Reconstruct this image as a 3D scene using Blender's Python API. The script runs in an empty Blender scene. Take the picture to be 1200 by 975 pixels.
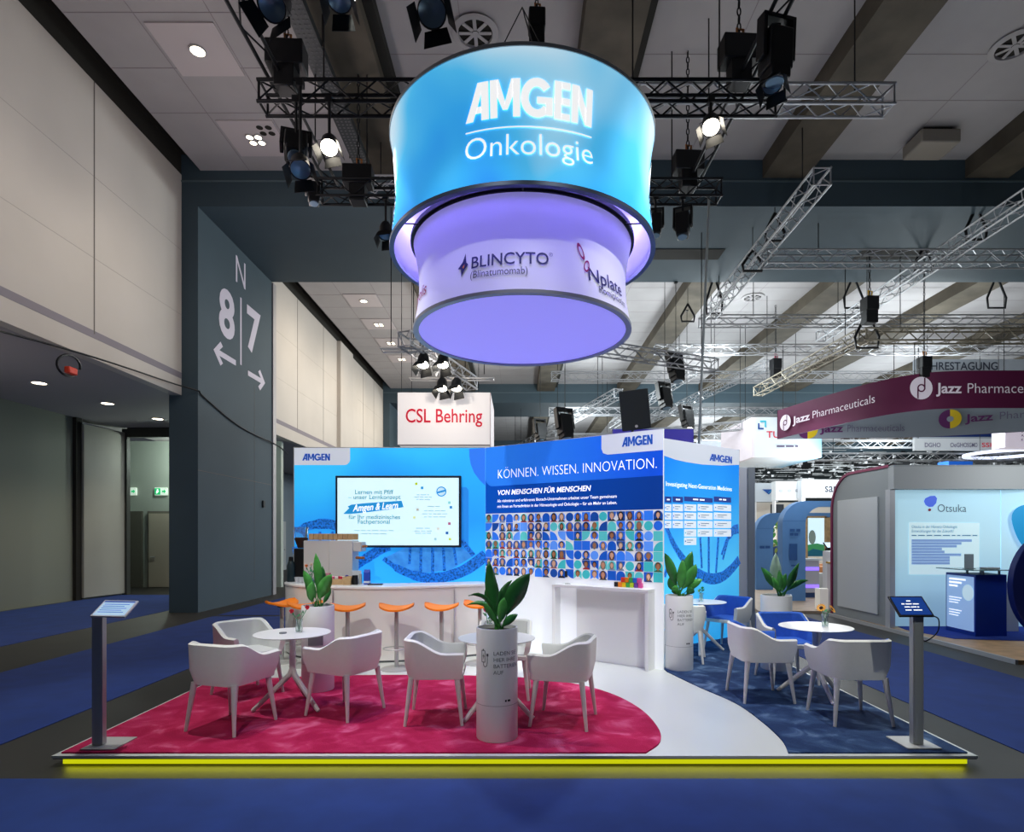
import bpy, bmesh, math, random
from math import pi, sin, cos, atan2, sqrt, radians
from mathutils import Vector, Matrix

SC = bpy.context.scene
COL = SC.collection
VZ = Vector((0, 0, 1))

# ---------------------------------------------------------------- camera, world, exposure, large lights
F, CX, CY, CAMZ = 700.0, 608.0, 627.0, 1.80
cam_d = bpy.data.cameras.new('camera')
cam = bpy.data.objects.new('camera', cam_d)
COL.objects.link(cam)
cam.location = (0, 0, CAMZ)
cam.rotation_euler = (pi / 2, 0, 0)
cam_d.sensor_fit = 'HORIZONTAL'
cam_d.sensor_width = 36.0
cam_d.lens = 36.0 * F / 1200.0
cam_d.shift_x = -(CX - 600.0) / 1200.0
cam_d.shift_y = (CY - 487.5) / 1200.0
cam_d.clip_end = 300
SC.camera = cam
SC.view_settings.view_transform = 'Standard'
SC.view_settings.look = 'None'
SC.view_settings.exposure = 0.0
SC.view_settings.gamma = 1.0
SC.view_settings.use_curve_mapping = False
w = bpy.data.worlds.new('hall_light')
SC.world = w
w.use_nodes = True
w.node_tree.nodes['Background'].inputs[0].default_value = (0.72, 0.82, 0.92, 1)
w.node_tree.nodes['Background'].inputs[1].default_value = 0.05

def lamp(kind, loc, power, color=(1, 1, 1), target=None, size=0.2, angle=60, blend=0.5):
    d = bpy.data.lights.new('lamp_light', kind)
    d.energy = power
    d.color = color
    if kind == 'AREA':
        d.size = size
    else:
        d.shadow_soft_size = size
    if kind == 'SPOT':
        d.spot_size = radians(angle)
        d.spot_blend = blend
    o = bpy.data.objects.new('lamp_light', d)
    COL.objects.link(o)
    o.location = loc
    if target is not None:
        o.rotation_euler = (Vector(target) - Vector(loc)).to_track_quat('-Z', 'Y').to_euler()
    return o

# stage floods over the stand, plus unseen front spots added to light it
for (lx, ly, lz, tx, ty, tz, p, an) in [
        (-3.15, 5.7, 7.9, -2.5, 5.7, 0, 900, 58), (-1.75, 6.3, 7.9, -1.0, 6.0, 0, 800, 58),
        (1.8, 6.3, 7.9, 1.0, 6.2, 0, 700, 58), (2.95, 5.9, 7.9, 2.8, 6.3, 0, 700, 54),
        (-2.8, 2.2, 7.2, -1.9, 8.9, 1.9, 950, 42), (2.8, 2.2, 7.2, 1.0, 8.9, 1.9, 800, 40),
        (-1.9, 0.6, 5.6, -1.2, 5.6, 0.4, 400, 34), (2.2, 0.6, 5.6, 2.0, 5.9, 0.4, 340, 32),
        (-1.2, 2.0, 7.4, -.3, 5.2, 3.4, 240, 22), (1.4, 2.0, 7.4, .5, 5.2, 3.4, 240, 22)]:
    lamp('SPOT', (lx, ly, lz), p, (0.985, 1.0, 0.91), (tx, ty, tz), 0.06, an, 0.6)
# soft spots on the left walls; unseen points added to brighten ceiling and hall
for y in (4.5, 8.5, 12.0):
    lamp('SPOT', (-4.6, y - 1.2, 8.6), 170, (1.0, 0.90, 0.74), (-8.0, y, 4.6), 0.6, 100, 1.0)
for y in (20.5, 25.0, 29.5, 33.0):
    lamp('SPOT', (-4.8, y, 9.0), 330, (1.0, 0.9, 0.74), (-8.0, y, 5.6), 0.6, 140, 1.0)
for (x, y, z, p, c) in [(-4.4, 11.6, 7.3, 85, (1, .88, .87)), (-4.6, 7.6, 7.3, 70, (1, .88, .86)), (1.4, 10.9, 7.9, 40, (1, .9, .9)),
                        (-3.2, 22, 6.8, 240, (1, .92, .82)), (-3.0, 29, 6.8, 240, (1, .92, .82))]:
    lamp('POINT', (x, y, z), p, c, None, 0.5)
for (x, y, z, p) in [(2.5, 21.5, 6.8, 500), (7.2, 21.8, 8.0, 600), (15, 22, 7.3, 850), (3, 29, 6.6, 900), (10, 31, 6.9, 1100), (19, 30, 6.9, 1100),
                     (4, 43, 6.6, 1200), (14, 44, 6.6, 1400), (26, 40, 6.6, 1400), (16, 50, 5.6, 1600), (30, 52, 5.6, 1600), (10.5, 13.2, 6.0, 60)]:
    lamp('POINT', (x, y, z), p, (0.86, 0.96, 1.0), None, 0.6)
# unseen points added to brighten the booths and partition right of the stand
for (x, y, z, p) in [(7.2, 15.0, 4.0, 110), (9.2, 19.0, 4.2, 170), (11.5, 22.5, 4.0, 240), (4.7, 8.7, 4.4, 120), (5.6, 12.0, 3.6, 32), (9.3, 9.6, 3.0, 90)]:
    lamp('POINT', (x, y, z), p, (0.95, 0.98, 1.0), None, 0.3)

lamp('POINT', (-10.3, 9.0, 2.6), 70, (1.0, 0.93, 0.86), None, 0.4)  # unseen lamp added to lift the low soffit

# ---------------------------------------------------------------- helpers
def lin(h):
    h = h.lstrip('#')
    out = []
    for i in (0, 2, 4):
        c = int(h[i:i + 2], 16) / 255.0
        out.append(c / 12.92 if c <= 0.04045 else ((c + 0.055) / 1.055) ** 2.4)
    return tuple(out) + (1.0,)

_M = {}
def mat(name, col, rough=0.6, metal=0.0, emit=0.0, spec=0.4, var=0.0, scale=8.0, trans=0.0, bump=0.0, ecol=None, alpha=None):
    if name in _M:
        return _M[name]
    m = bpy.data.materials.new(name)
    m.use_nodes = True
    nt = m.node_tree
    b = nt.nodes['Principled BSDF']
    c = lin(col)
    b.inputs['Base Color'].default_value = c
    b.inputs['Roughness'].default_value = rough
    b.inputs['Metallic'].default_value = metal
    b.inputs['Specular IOR Level'].default_value = spec
    if trans:
        b.inputs['Transmission Weight'].default_value = trans
    if emit:
        b.inputs['Emission Color'].default_value = lin(ecol) if ecol else c
        b.inputs['Emission Strength'].default_value = emit
    if var or bump:
        tc = nt.nodes.new('ShaderNodeTexCoord')
        no = nt.nodes.new('ShaderNodeTexNoise')
        no.inputs['Scale'].default_value = scale
        no.inputs['Detail'].default_value = 5
        nt.links.new(tc.outputs['Object'], no.inputs['Vector'])
        if var:
            r = nt.nodes.new('ShaderNodeValToRGB')
            r.color_ramp.elements[0].position = 0.3
            r.color_ramp.elements[1].position = 0.7
            r.color_ramp.elements[0].color = tuple(max(0, x * (1 - var)) for x in c[:3]) + (1,)
            r.color_ramp.elements[1].color = tuple(min(1, x * (1 + var)) for x in c[:3]) + (1,)
            nt.links.new(no.outputs['Fac'], r.inputs['Fac'])
            nt.links.new(r.outputs['Color'], b.inputs['Base Color'])
            if emit and not ecol:
                nt.links.new(r.outputs['Color'], b.inputs['Emission Color'])
        if bump:
            bp = nt.nodes.new('ShaderNodeBump')
            bp.inputs['Strength'].default_value = bump
            bp.inputs['Distance'].default_value = 0.01
            nt.links.new(no.outputs['Fac'], bp.inputs['Height'])
            nt.links.new(bp.outputs['Normal'], b.inputs['Normal'])
    _M[name] = m
    return m

def ramp_mat(name, stops, rough=0.6, emit=0.0, axis=2, lo=0.0, hi=1.0, noise=0.0, nscale=1.0, dist=0.0):
    """a printed colour gradient along one object axis, optionally broken up with noise"""
    m = bpy.data.materials.new(name)
    m.use_nodes = True
    nt = m.node_tree
    b = nt.nodes['Principled BSDF']
    b.inputs['Roughness'].default_value = max(rough, .7)
    b.inputs['Specular IOR Level'].default_value = .1
    tc = nt.nodes.new('ShaderNodeTexCoord')
    sx = nt.nodes.new('ShaderNodeSeparateXYZ')
    nt.links.new(tc.outputs['Object'], sx.inputs[0])
    mr = nt.nodes.new('ShaderNodeMapRange')
    mr.inputs[1].default_value = lo
    mr.inputs[2].default_value = hi
    nt.links.new(sx.outputs[axis], mr.inputs[0])
    src = mr.outputs[0]
    if noise:
        no = nt.nodes.new('ShaderNodeTexNoise')
        no.inputs['Scale'].default_value = nscale
        no.inputs['Detail'].default_value = 1.5
        no.inputs['Distortion'].default_value = dist
        nt.links.new(tc.outputs['Object'], no.inputs['Vector'])
        ma = nt.nodes.new('ShaderNodeMath')
        ma.operation = 'MULTIPLY_ADD'
        ma.inputs[1].default_value = noise
        nt.links.new(no.outputs['Fac'], ma.inputs[0])
        nt.links.new(src, ma.inputs[2])
        mb = nt.nodes.new('ShaderNodeMath')
        mb.operation = 'SUBTRACT'
        mb.inputs[1].default_value = noise * 0.5
        nt.links.new(ma.outputs[0], mb.inputs[0])
        src = mb.outputs[0]
    r = nt.nodes.new('ShaderNodeValToRGB')
    cr = r.color_ramp
    cr.elements[0].position = stops[0][0]
    cr.elements[0].color = lin(stops[0][1])
    cr.elements[1].position = stops[-1][0]
    cr.elements[1].color = lin(stops[-1][1])
    for p, c in stops[1:-1]:
        e = cr.elements.new(p)
        e.color = lin(c)
    nt.links.new(src, r.inputs['Fac'])
    nt.links.new(r.outputs['Color'], b.inputs['Base Color'])
    if emit:
        nt.links.new(r.outputs['Color'], b.inputs['Emission Color'])
        b.inputs['Emission Strength'].default_value = emit
    _M[name] = m
    return m

ROOTM = {}
def at(px, py, Y):
    return Vector(((px - CX) * Y / F, Y, CAMZ - (py - CY) * Y / F))

def onz(px, py, z):
    Y = (CAMZ - z) * F / (py - CY)
    return Vector(((px - CX) * Y / F, Y, z))

_txt = {}
def text2d(s, size=1.0, bold=0.0, shear=0.0, align='CENTER', sx=1.0, space=1.0):
    k = (s, bold, shear, align, space)
    if k not in _txt:
        cu = bpy.data.curves.new('t', 'FONT')
        cu.body = s
        cu.size = 1.0
        cu.offset = bold
        cu.shear = shear
        cu.align_x = align
        cu.space_character = space
        cu.resolution_u = 4
        cu.dimensions = '2D'
        cu.fill_mode = 'FRONT'
        ob = bpy.data.objects.new('t', cu)
        COL.objects.link(ob)
        dg = bpy.context.evaluated_depsgraph_get()
        me = bpy.data.meshes.new_from_object(ob.evaluated_get(dg))
        vs = [(v.co.x, v.co.y) for v in me.vertices]
        fs = [tuple(p.vertices) for p in me.polygons]
        bpy.data.objects.remove(ob)
        bpy.data.curves.remove(cu)
        bpy.data.meshes.remove(me)
        _txt[k] = (vs, fs)
    vs, fs = _txt[k]
    return [(x * size * sx, y * size) for x, y in vs], fs

class MB:
    def __init__(self):
        self.v, self.f, self.fm, self.mats = [], [], [], []
    def mi(self, m):
        if m not in self.mats:
            self.mats.append(m)
        return self.mats.index(m)
    def poly(self, pts, m):
        n = len(self.v)
        self.v += [tuple(p) for p in pts]
        self.f.append(tuple(range(n, n + len(pts))))
        self.fm.append(self.mi(m))
        return self
    def raw(self, vs, fs, m):
        n = len(self.v)
        self.v += [tuple(p) for p in vs]
        k = self.mi(m)
        for f in fs:
            self.f.append(tuple(i + n for i in f))
            self.fm.append(k)
        return self
    def box(self, c, s, m, rz=0.0, M=None):
        x, y, z = s[0] / 2, s[1] / 2, s[2] / 2
        vs = [(-x, -y, -z), (x, -y, -z), (x, y, -z), (-x, y, -z), (-x, -y, z), (x, -y, z), (x, y, z), (-x, y, z)]
        fs = [(3, 2, 1, 0), (4, 5, 6, 7), (0, 1, 5, 4), (1, 2, 6, 5), (2, 3, 7, 6), (3, 0, 4, 7)]
        R = M.to_3x3() if M is not None else Matrix.Rotation(rz, 3, 'Z')
        c = Vector(c)
        return self.raw([R @ Vector(p) + c for p in vs], fs, m)
    def bb(self, x0, x1, y0, y1, z0, z1, m):
        return self.box(((x0 + x1) / 2, (y0 + y1) / 2, (z0 + z1) / 2), (abs(x1 - x0), abs(y1 - y0), abs(z1 - z0)), m)
    def cyl(self, p0, p1, r0, m, r1=None, n=12, cap=True):
        p0, p1 = Vector(p0), Vector(p1)
        r1 = r0 if r1 is None else r1
        d = (p1 - p0).normalized()
        a = d.orthogonal().normalized()
        b = d.cross(a)
        vs = []
        for p, r in ((p0, r0), (p1, r1)):
            for i in range(n):
                t = 2 * pi * i / n
                vs.append(p + (a * cos(t) + b * sin(t)) * r)
        fs = [(i, (i + 1) % n, n + (i + 1) % n, n + i) for i in range(n)]
        if cap:
            fs.append(tuple(range(n - 1, -1, -1)))
            fs.append(tuple(range(n, 2 * n)))
        return self.raw(vs, fs, m)
    def tube(self, pts, r, m, n=8, rs=None):
        pts = [Vector(p) for p in pts]
        vs, fs = [], []
        prev = None
        for i, p in enumerate(pts):
            d = (pts[min(i + 1, len(pts) - 1)] - pts[max(i - 1, 0)])
            d = d.normalized() if d.length > 1e-9 else Vector((0, 0, 1))
            if prev is None:
                a = d.orthogonal().normalized()
            else:
                a = (prev - d * prev.dot(d))
                a = a.normalized() if a.length > 1e-6 else d.orthogonal().normalized()
            prev = a
            b = d.cross(a)
            rr = rs[i] if rs else r
            for k in range(n):
                t = 2 * pi * k / n
                vs.append(p + (a * cos(t) + b * sin(t)) * rr)
        for i in range(len(pts) - 1):
            for k in range(n):
                fs.append((i * n + k, i * n + (k + 1) % n, (i + 1) * n + (k + 1) % n, (i + 1) * n + k))
        fs.append(tuple(range(n - 1, -1, -1)))
        fs.append(tuple(range((len(pts) - 1) * n, len(pts) * n)))
        return self.raw(vs, fs, m)
    def lathe(self, prof, c, m, n=32, axis=None, closed=False):
        c = Vector(c)
        Q = Matrix.Identity(3) if axis is None else Vector(axis).to_track_quat('Z', 'Y').to_matrix()
        vs, fs = [], []
        for (r, z) in prof:
            for k in range(n):
                t = 2 * pi * k / n
                vs.append(Q @ Vector((r * cos(t), r * sin(t), z)) + c)
        L = len(prof)
        for i in range(L - 1 + (1 if closed else 0)):
            j = (i + 1) % L
            for k in range(n):
                fs.append((i * n + k, i * n + (k + 1) % n, j * n + (k + 1) % n, j * n + k))
        return self.raw(vs, fs, m)
    def prism(self, pts2, mp, m, t):
        """polygon pts2 placed by mp(u,v,w), thickness t along w"""
        n = len(pts2)
        vs = [mp(u, v, 0) for u, v in pts2] + [mp(u, v, t) for u, v in pts2]
        fs = [tuple(range(n - 1, -1, -1)), tuple(range(n, 2 * n))]
        fs += [(i, (i + 1) % n, n + (i + 1) % n, n + i) for i in range(n)]
        return self.raw(vs, fs, m)
    def ball(self, c, r, m, nu=12, nv=8, M=None):
        c = Vector(c)
        r = (r, r, r) if not hasattr(r, '__len__') else r
        vs, fs = [], []
        for j in range(nv + 1):
            ph = pi * j / nv
            for i in range(nu):
                t = 2 * pi * i / nu
                p = Vector((r[0] * sin(ph) * cos(t), r[1] * sin(ph) * sin(t), r[2] * cos(ph)))
                vs.append((M @ p if M is not None else p) + c)
        for j in range(nv):
            for i in range(nu):
                fs.append((j * nu + i, (j + 1) * nu + i, (j + 1) * nu + (i + 1) % nu, j * nu + (i + 1) % nu))
        return self.raw(vs, fs, m)
    def flat(self, pts2, mp, m, w=0.0):
        return self.poly([mp(u, v, w) for u, v in pts2], m)
    def text(self, s, mp, u, v, size, m, bold=0.0, shear=0.0, align='CENTER', sx=1.0, w=0.0, rot=0.0, width=None, space=1.0, cut=0):
        vs, fs = text2d(s, size, bold, shear, align, sx, space)
        if width and vs:
            xs = [p[0] for p in vs]
            k = width / (max(xs) - min(xs))
            vs = [(p[0] * k, p[1]) for p in vs]
        if cut and vs:
            b = bmesh.new()
            bv = [b.verts.new((p[0], p[1], 0)) for p in vs]
            for f in fs:
                try:
                    b.faces.new([bv[i] for i in f])
                except ValueError:
                    pass
            xs = [p[0] for p in vs]
            x = min(xs) + cut
            while x < max(xs):
                bmesh.ops.bisect_plane(b, geom=b.verts[:] + b.edges[:] + b.faces[:], plane_co=(x, 0, 0), plane_no=(1, 0, 0))
                x += cut
            b.verts.index_update()
            vs = [(q.co.x, q.co.y) for q in b.verts]
            fs = [tuple(q.index for q in f.verts) for f in b.faces]
            b.free()
        ca, sa = cos(rot), sin(rot)
        return self.raw([mp(u + x * ca - y * sa, v + x * sa + y * ca, w) for x, y in vs], fs, m)
    def build(self, name, parent=None, bevel=0.0, seg=2, smooth=40, subsurf=0, local=False):
        vs = [Vector(p) for p in self.v]
        loc = Vector((0, 0, 0))
        if parent is None:
            xs = [p.x for p in vs]; ys = [p.y for p in vs]; zs = [p.z for p in vs]
            loc = Vector(((min(xs) + max(xs)) / 2, (min(ys) + max(ys)) / 2, min(zs)))
            vs = [p - loc for p in vs]
        elif not local:
            Mi = ROOTM[parent.name].inverted()
            vs = [Mi @ p for p in vs]
        me = bpy.data.meshes.new(name)
        me.from_pydata([tuple(p) for p in vs], [], self.f)
        for m in self.mats:
            me.materials.append(m)
        me.polygons.foreach_set('material_index', self.fm)
        if smooth:
            me.polygons.foreach_set('use_smooth', [True] * len(self.f))
            me.update()
            me.set_sharp_from_angle(angle=radians(smooth))
        me.update()
        o = bpy.data.objects.new(name, me)
        COL.objects.link(o)
        o.location = loc
        if parent is not None:
            o.parent = parent
            ROOTM[o.name] = ROOTM[parent.name]
        else:
            ROOTM[o.name] = Matrix.Translation(loc)
        if bevel:
            md = o.modifiers.new('bevel', 'BEVEL')
            md.width = bevel
            md.segments = seg
            md.limit_method = 'ANGLE'
            md.angle_limit = radians(40)
        if subsurf:
            md = o.modifiers.new('smooth', 'SUBSURF')
            md.levels = md.render_levels = subsurf
        return o

def tag(o, label=None, cat=None, group=None, kind=None):
    if label: o['label'] = label
    if cat: o['category'] = cat
    if group: o['group'] = group
    if kind: o['kind'] = kind
    return o

def thing(name, label, cat, loc=(0, 0, 0), rz=0.0, group=None):
    o = bpy.data.objects.new(name, None)
    o.empty_display_size = 0.1
    COL.objects.link(o)
    o.location = loc
    o.rotation_euler = (0, 0, rz)
    ROOTM[o.name] = Matrix.Translation(Vector(loc)) @ Matrix.Rotation(rz, 4, 'Z')
    return tag(o, label, cat, group)

def one(mb, name, label, cat, group=None, **k):
    return tag(mb.build(name, None, **k), label, cat, group)

def struct(mb, name, **k):
    return tag(mb.build(name, None, **k), kind='structure')

def kids(o):
    return [c for c in bpy.data.objects if c.parent == o]

def ceil_z(x, y):
    if 13.85 <= y <= 18.0 or 34.4 <= y <= 38.5: return 9.43
    if x < -3.6: return 10.26
    for j in (-2.95, 1.6, 6.2, 10.9, 15.6, 20.3, 25, 29.7, 34.4):
        if j - .56 < x < j + .46: return 10.09
        if j + .44 < x < j + .63: return 10.31
    return 10.51

def wires(t, pts, r=.01, name='wire_rope'):
    for p in pts:
        MB().cyl(p, (p[0], p[1], ceil_z(p[0], p[1])), r, BLACK, n=5).build(name, t)

def dup(root, loc, rz, label=None, group=None):
    r = root.copy()
    COL.objects.link(r)
    r.location = loc
    r.rotation_euler = (0, 0, rz)
    ROOTM[r.name] = Matrix.Translation(Vector(loc)) @ Matrix.Rotation(rz, 4, 'Z')
    if label: r['label'] = label
    if group: r['group'] = group
    for ch in kids(root):
        c = ch.copy(); COL.objects.link(c); c.parent = r
        ROOTM[c.name] = ROOTM[r.name]
        for g in kids(ch):
            d = g.copy(); COL.objects.link(d); d.parent = c
            ROOTM[d.name] = ROOTM[r.name]
    return r

def plane_map(o, ud, vd=VZ, nd=None):
    o, ud, vd = Vector(o), Vector(ud).normalized(), Vector(vd).normalized()
    n = Vector(nd).normalized() if nd is not None else ud.cross(vd)
    return lambda u, v, w=0.0: o + ud * u + vd * v + n * w

def catmull(pts, k=8, closed=False):
    out = []
    P = [Vector(p) for p in pts]
    n = len(P)
    for i in range(n if closed else n - 1):
        p0 = P[(i - 1) % n] if closed else P[max(i - 1, 0)]
        p1, p2 = P[i], P[(i + 1) % n]
        p3 = P[(i + 2) % n] if closed else P[min(i + 2, n - 1)]
        for j in range(k):
            t = j / k
            out.append(0.5 * ((2 * p1) + (p2 - p0) * t + (2 * p0 - 5 * p1 + 4 * p2 - p3) * t * t + (3 * p1 - p0 - 3 * p2 + p3) * t ** 3))
    if not closed:
        out.append(P[-1])
    return out

def circ(cx, cy, r, n=24, a0=0, a1=2 * pi, ry=None):
    ry = r if ry is None else ry
    full = abs(a1 - a0 - 2 * pi) < 1e-6
    k = n if full else n + 1
    return [(cx + r * cos(a0 + (a1 - a0) * i / n), cy + ry * sin(a0 + (a1 - a0) * i / n)) for i in range(k)]

def bars(mb, mp, u0, u1, v, h, m, w=0.0, n=4, seed=1):
    """a line of unreadably small print, as word-long strokes"""
    r = random.Random(seed)
    ws = [r.uniform(.5, 1.5) for _ in range(n)]
    k = (u1 - u0) / (sum(ws) + .25 * (n - 1))
    x = u0
    for a in ws:
        mb.flat([(x, v), (x + a * k, v), (x + a * k, v + h), (x, v + h)], mp, m, w)
        x += (a + .25) * k

# the bold slanted-A wordmark, drawn as polygons of unit height
def wordmark():
    P = []
    P.append([(0, 0), (.23, 0), (.30, .2), (.47, .2), (.47, 0), (.69, 0), (.69, 1), (.36, 1)][:0] or [(0, 0), (.23, 0), (.53, .86), (.47, 1), (.38, 1)])
    P.append([(.47, 0), (.69, 0), (.69, 1), (.38, 1), (.47, .84)])
    P.append([(.2, .2), (.5, .2), (.5, .38), (.26, .38)])
    x = .73
    P.append([(x, 0), (x + .2, 0), (x + .2, 1), (x, 1)])
    P.append([(x + .63, 0), (x + .83, 0), (x + .83, 1), (x + .63, 1)])
    P.append([(x, 1), (x + .24, 1), (x + .48, .2), (x + .35, .2)])
    P.append([(x + .59, 1), (x + .83, 1), (x + .48, .2), (x + .35, .2)])
    x = 1.60
    outer = circ(x + .42, .5, .45, 22, radians(38), radians(322), ry=.52)
    inner = circ(x + .42, .5, .23, 22, radians(38), radians(322), ry=.30)
    for i in range(22):
        P.append([outer[i], outer[i + 1], inner[i + 1], inner[i]])
    P.append([(x + .42, .36), (x + .86, .36), (x + .86, .54), (x + .42, .54)])
    P.append([(x + .66, .06), (x + .86, .06), (x + .86, .45), (x + .66, .45)])
    x = 2.50
    P.append([(x, 0), (x + .2, 0), (x + .2, 1), (x, 1)])
    for y in (0, .41, .82):
        P.append([(x, y), (x + .46, y), (x + .46, y + .18), (x, y + .18)])
    x = 3.0
    P.append([(x, 0), (x + .2, 0), (x + .2, 1), (x, 1)])
    P.append([(x + .44, 0), (x + .64, 0), (x + .64, 1), (x + .44, 1)])
    P.append([(x, 1), (x + .22, 1), (x + .64, 0), (x + .42, 0)])
    return P, 3.64

def put_wordmark(mb, mp, u, v, h, width, m, w=0.0, cut=0):
    P, L = wordmark()
    kx = width / L
    for pl in P:
        q = [((x - L / 2) * kx, y * h - h / 2) for x, y in pl]
        if cut:
            b = bmesh.new()
            b.faces.new([b.verts.new((a, c, 0)) for a, c in q])
            x = min(a for a, c in q) + cut
            while x < max(a for a, c in q):
                bmesh.ops.bisect_plane(b, geom=b.verts[:] + b.edges[:] + b.faces[:], plane_co=(x, 0, 0), plane_no=(1, 0, 0))
                x += cut
            b.verts.index_update()
            mb.raw([mp(u + c.co.x, v + c.co.y, w) for c in b.verts], [tuple(c.index for c in f.verts) for f in b.faces], m)
            b.free()
        else:
            mb.flat([(u + a, v + c) for a, c in q], mp, m, w)

# ---------------------------------------------------------------- materials
WHITE = mat('white_laminate', '#ECECEE', 0.35)
PLAT = mat('white_floor', '#D2D6D3', 0.3)
WALLW = mat('white_wall_panel', '#BDB5AC', 0.7, var=0.05, scale=0.6)
JOINT = mat('panel_joint', '#6A645E', 0.8)
SLATE = mat('slate_blue_paint', '#3A4A53', 0.7, var=0.05, scale=1.2)
CEIL = mat('ceiling_panel', '#A6A2A2', 0.8, var=0.04, scale=1.5)
CEILJ = mat('ceiling_joint', '#8E8688', 0.8)
PLATE = mat('ceiling_plate', '#BDB4B4', 0.7)
CONC = mat('raw_concrete', '#50493E', 0.85, var=0.3, scale=1.3)
DARK = mat('dark_gap', '#26241F', 0.9)
FLOOR = mat('dark_floor', '#252422', 0.55, var=0.25, scale=1.7)
AISLE = mat('blue_carpet', '#1A3578', 0.95, var=0.12, scale=3)
NAVYF = mat('navy_carpet_aisle', '#1C2F62', 0.95, var=0.12, scale=3)
BLACK = mat('black_metal', '#121316', 0.45)
BLACKP = mat('black_plastic', '#0E0F12', 0.5)
ALU = mat('aluminium', '#C2C2C2', 0.4, 0.25)
ALUD = mat('aluminium_truss', '#A2A3A6', 0.45, 0.5)
STEEL = mat('brushed_steel', '#B4B6B5', 0.4, 0.35)
GREYW = mat('grey_green_wall', '#85887B', 0.75)
GREYD = mat('soffit_grey', '#A09A9C', 0.8)
LEG = mat('white_leg', '#DCD9DA', 0.4)
FAB = mat('light_grey_fabric', '#F1F0ED', 0.8, var=0.012, scale=30, bump=0.05)
FABIN = mat('grey_fabric_lining', '#D3D5D6', 0.85, var=0.012, scale=30, bump=0.05)
FABBL = mat('blue_fabric_lining', '#3468CC', 0.8, var=0.05, scale=30, bump=0.05)
ORANGE = mat('orange_plastic', '#F5820F', 0.4)
SOIL = mat('dark_soil', '#2A1E16', 0.95, var=0.3, scale=30)
LEAF = mat('green_leaf', '#4FA04A', 0.35, var=0.35, scale=6)
LEAFD = mat('dark_green_leaf', '#367C3C', 0.32, var=0.3, scale=6)
LEAFL = mat('pale_green_leaf', '#A9C8B4', 0.4, var=0.2, scale=8)
LOGOB = mat('logo_blue_print', '#1456BC', 0.5, emit=0.3)
WPRINT = mat('white_print', '#FFFFFF', 0.5, emit=0.85)
GLASS = mat('clear_glass', '#E8F2EE', 0.05, trans=0.9)
PRINTG = mat('grey_print', '#5E6167', 0.6)
LAMPON = mat('lit_lamp_lens', '#FFF6E4', 0.3, emit=12.0)
LAMPW = mat('lit_downlight', '#FFEFD2', 0.3, emit=7.0)
LENSB = mat('bluish_reflector', '#7C97AC', 0.35, 0.3)
# ---------------------------------------------------------------- the hall
XW, XC, XP = -7.82, -7.38, -7.44            # wall face, ceiling edge, pillar side
struct(MB().bb(-14.5, 45, -6, 80, -0.2, 0.0, FLOOR), 'floor')
b = MB()
for x0, x1, y0, y1 in [(-6.76, -4.44, -4, 13.2)]:
    b.bb(x0, x1, y0, y1, 0, .006, AISLE)
one(b, 'aisle_carpet', 'long blue aisle carpet running back along the left of the stand', 'carpet')
one(MB().bb(-12.1, -8.35, -4, 17.9, 0, .006, AISLE), 'aisle_carpet', 'blue carpet under the low soffit in front of the grey left wall', 'carpet')
one(MB().bb(-6.76, -3.9, 13.4, 34, 0, .006, AISLE), 'aisle_carpet', 'blue carpet beside the base of the slate pillar, behind the bar', 'carpet')
one(MB().bb(4.16, 6.3, -4, 13.5, 0, .006, AISLE), 'aisle_carpet', 'blue aisle carpet between the white stand and the pale blue booth', 'carpet')
one(MB().bb(-4.3, 4.05, -4, 4.4, 0, .006, AISLE), 'aisle_carpet', 'blue carpet strip in front of the stand, below the yellow light strip', 'carpet')

# left wall, upper white panels with joints and shadow groove
def white_wall(y0, y1, name, jy):
    b = MB().bb(-8.05, XW, y0, y1, 5.04, 10.15, WALLW)
    for y in jy:
        b.bb(XW - .01, XW + .006, y - .012, y + .012, 5.5, 10.15, JOINT)
    b.bb(XW - .01, XW + .004, y0, y1, 5.42, 5.56, mat('groove_lilac', '#857E84', 0.8))
    for z in (6.9, 8.4):
        b.bb(XW - .01, XW + .003, y0, y1, z - .004, z + .004, mat('faint_joint', '#A39C94', 0.8))
    struct(b, name)
white_wall(-6, 13.85, 'wall_left', [11.0, 8.15, 5.3, 2.5])
white_wall(18.0, 34.4, 'wall_left_back', [21.1, 23.9, 28.0, 30.0, 32.2])
white_wall(38.5, 55, 'wall_left_rear', [41, 44, 47, 50])
struct(MB().bb(XW, XW + .16, 25.7, 27.6, 5.04, 10.15, WALLW), 'trim_1')
struct(MB().bb(XW, XW + .10, 27.6, 28.6, 5.6, 9.6, WALLW), 'trim_2')
b = MB()
for y0, y1 in ((-6, 13.85), (18, 34.4), (38.5, 55)):
    b.bb(-8.2, XC, y0, y1, 10.62, 10.8, DARK)
    b.bb(-8.3, XW - .005, y0, y1, 10.15, 10.75, DARK)
struct(b, 'trim_3')
struct(MB().bb(-12.5, -8.04, -6, 18.2, 5.04, 5.25, GREYD), 'ceiling_soffit')
struct(MB().bb(-12.5, -8.04, 18.2, 55, 5.04, 5.25, GREYD), 'ceiling_soffit_back')
struct(MB().bb(-12.5, -12.25, -6, 16.4, 0, 5.04, GREYW), 'wall_left_lower')
b = MB().bb(-12.5, -12.15, 16.4, 16.62, 0, 5.04, DARK)
struct(b, 'trim_4')
b = MB()
b.box((-12.02, 17.3, 2.47), (.10, 1.42, 4.84), mat('pale_leaf', '#A9A79C', 0.7, var=.05, scale=1), rz=radians(-9))
t = one(b, 'folding_wall_leaf', 'tall pale folding wall leaf standing beside the lobby opening', 'wall panel', bevel=.01)
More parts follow.
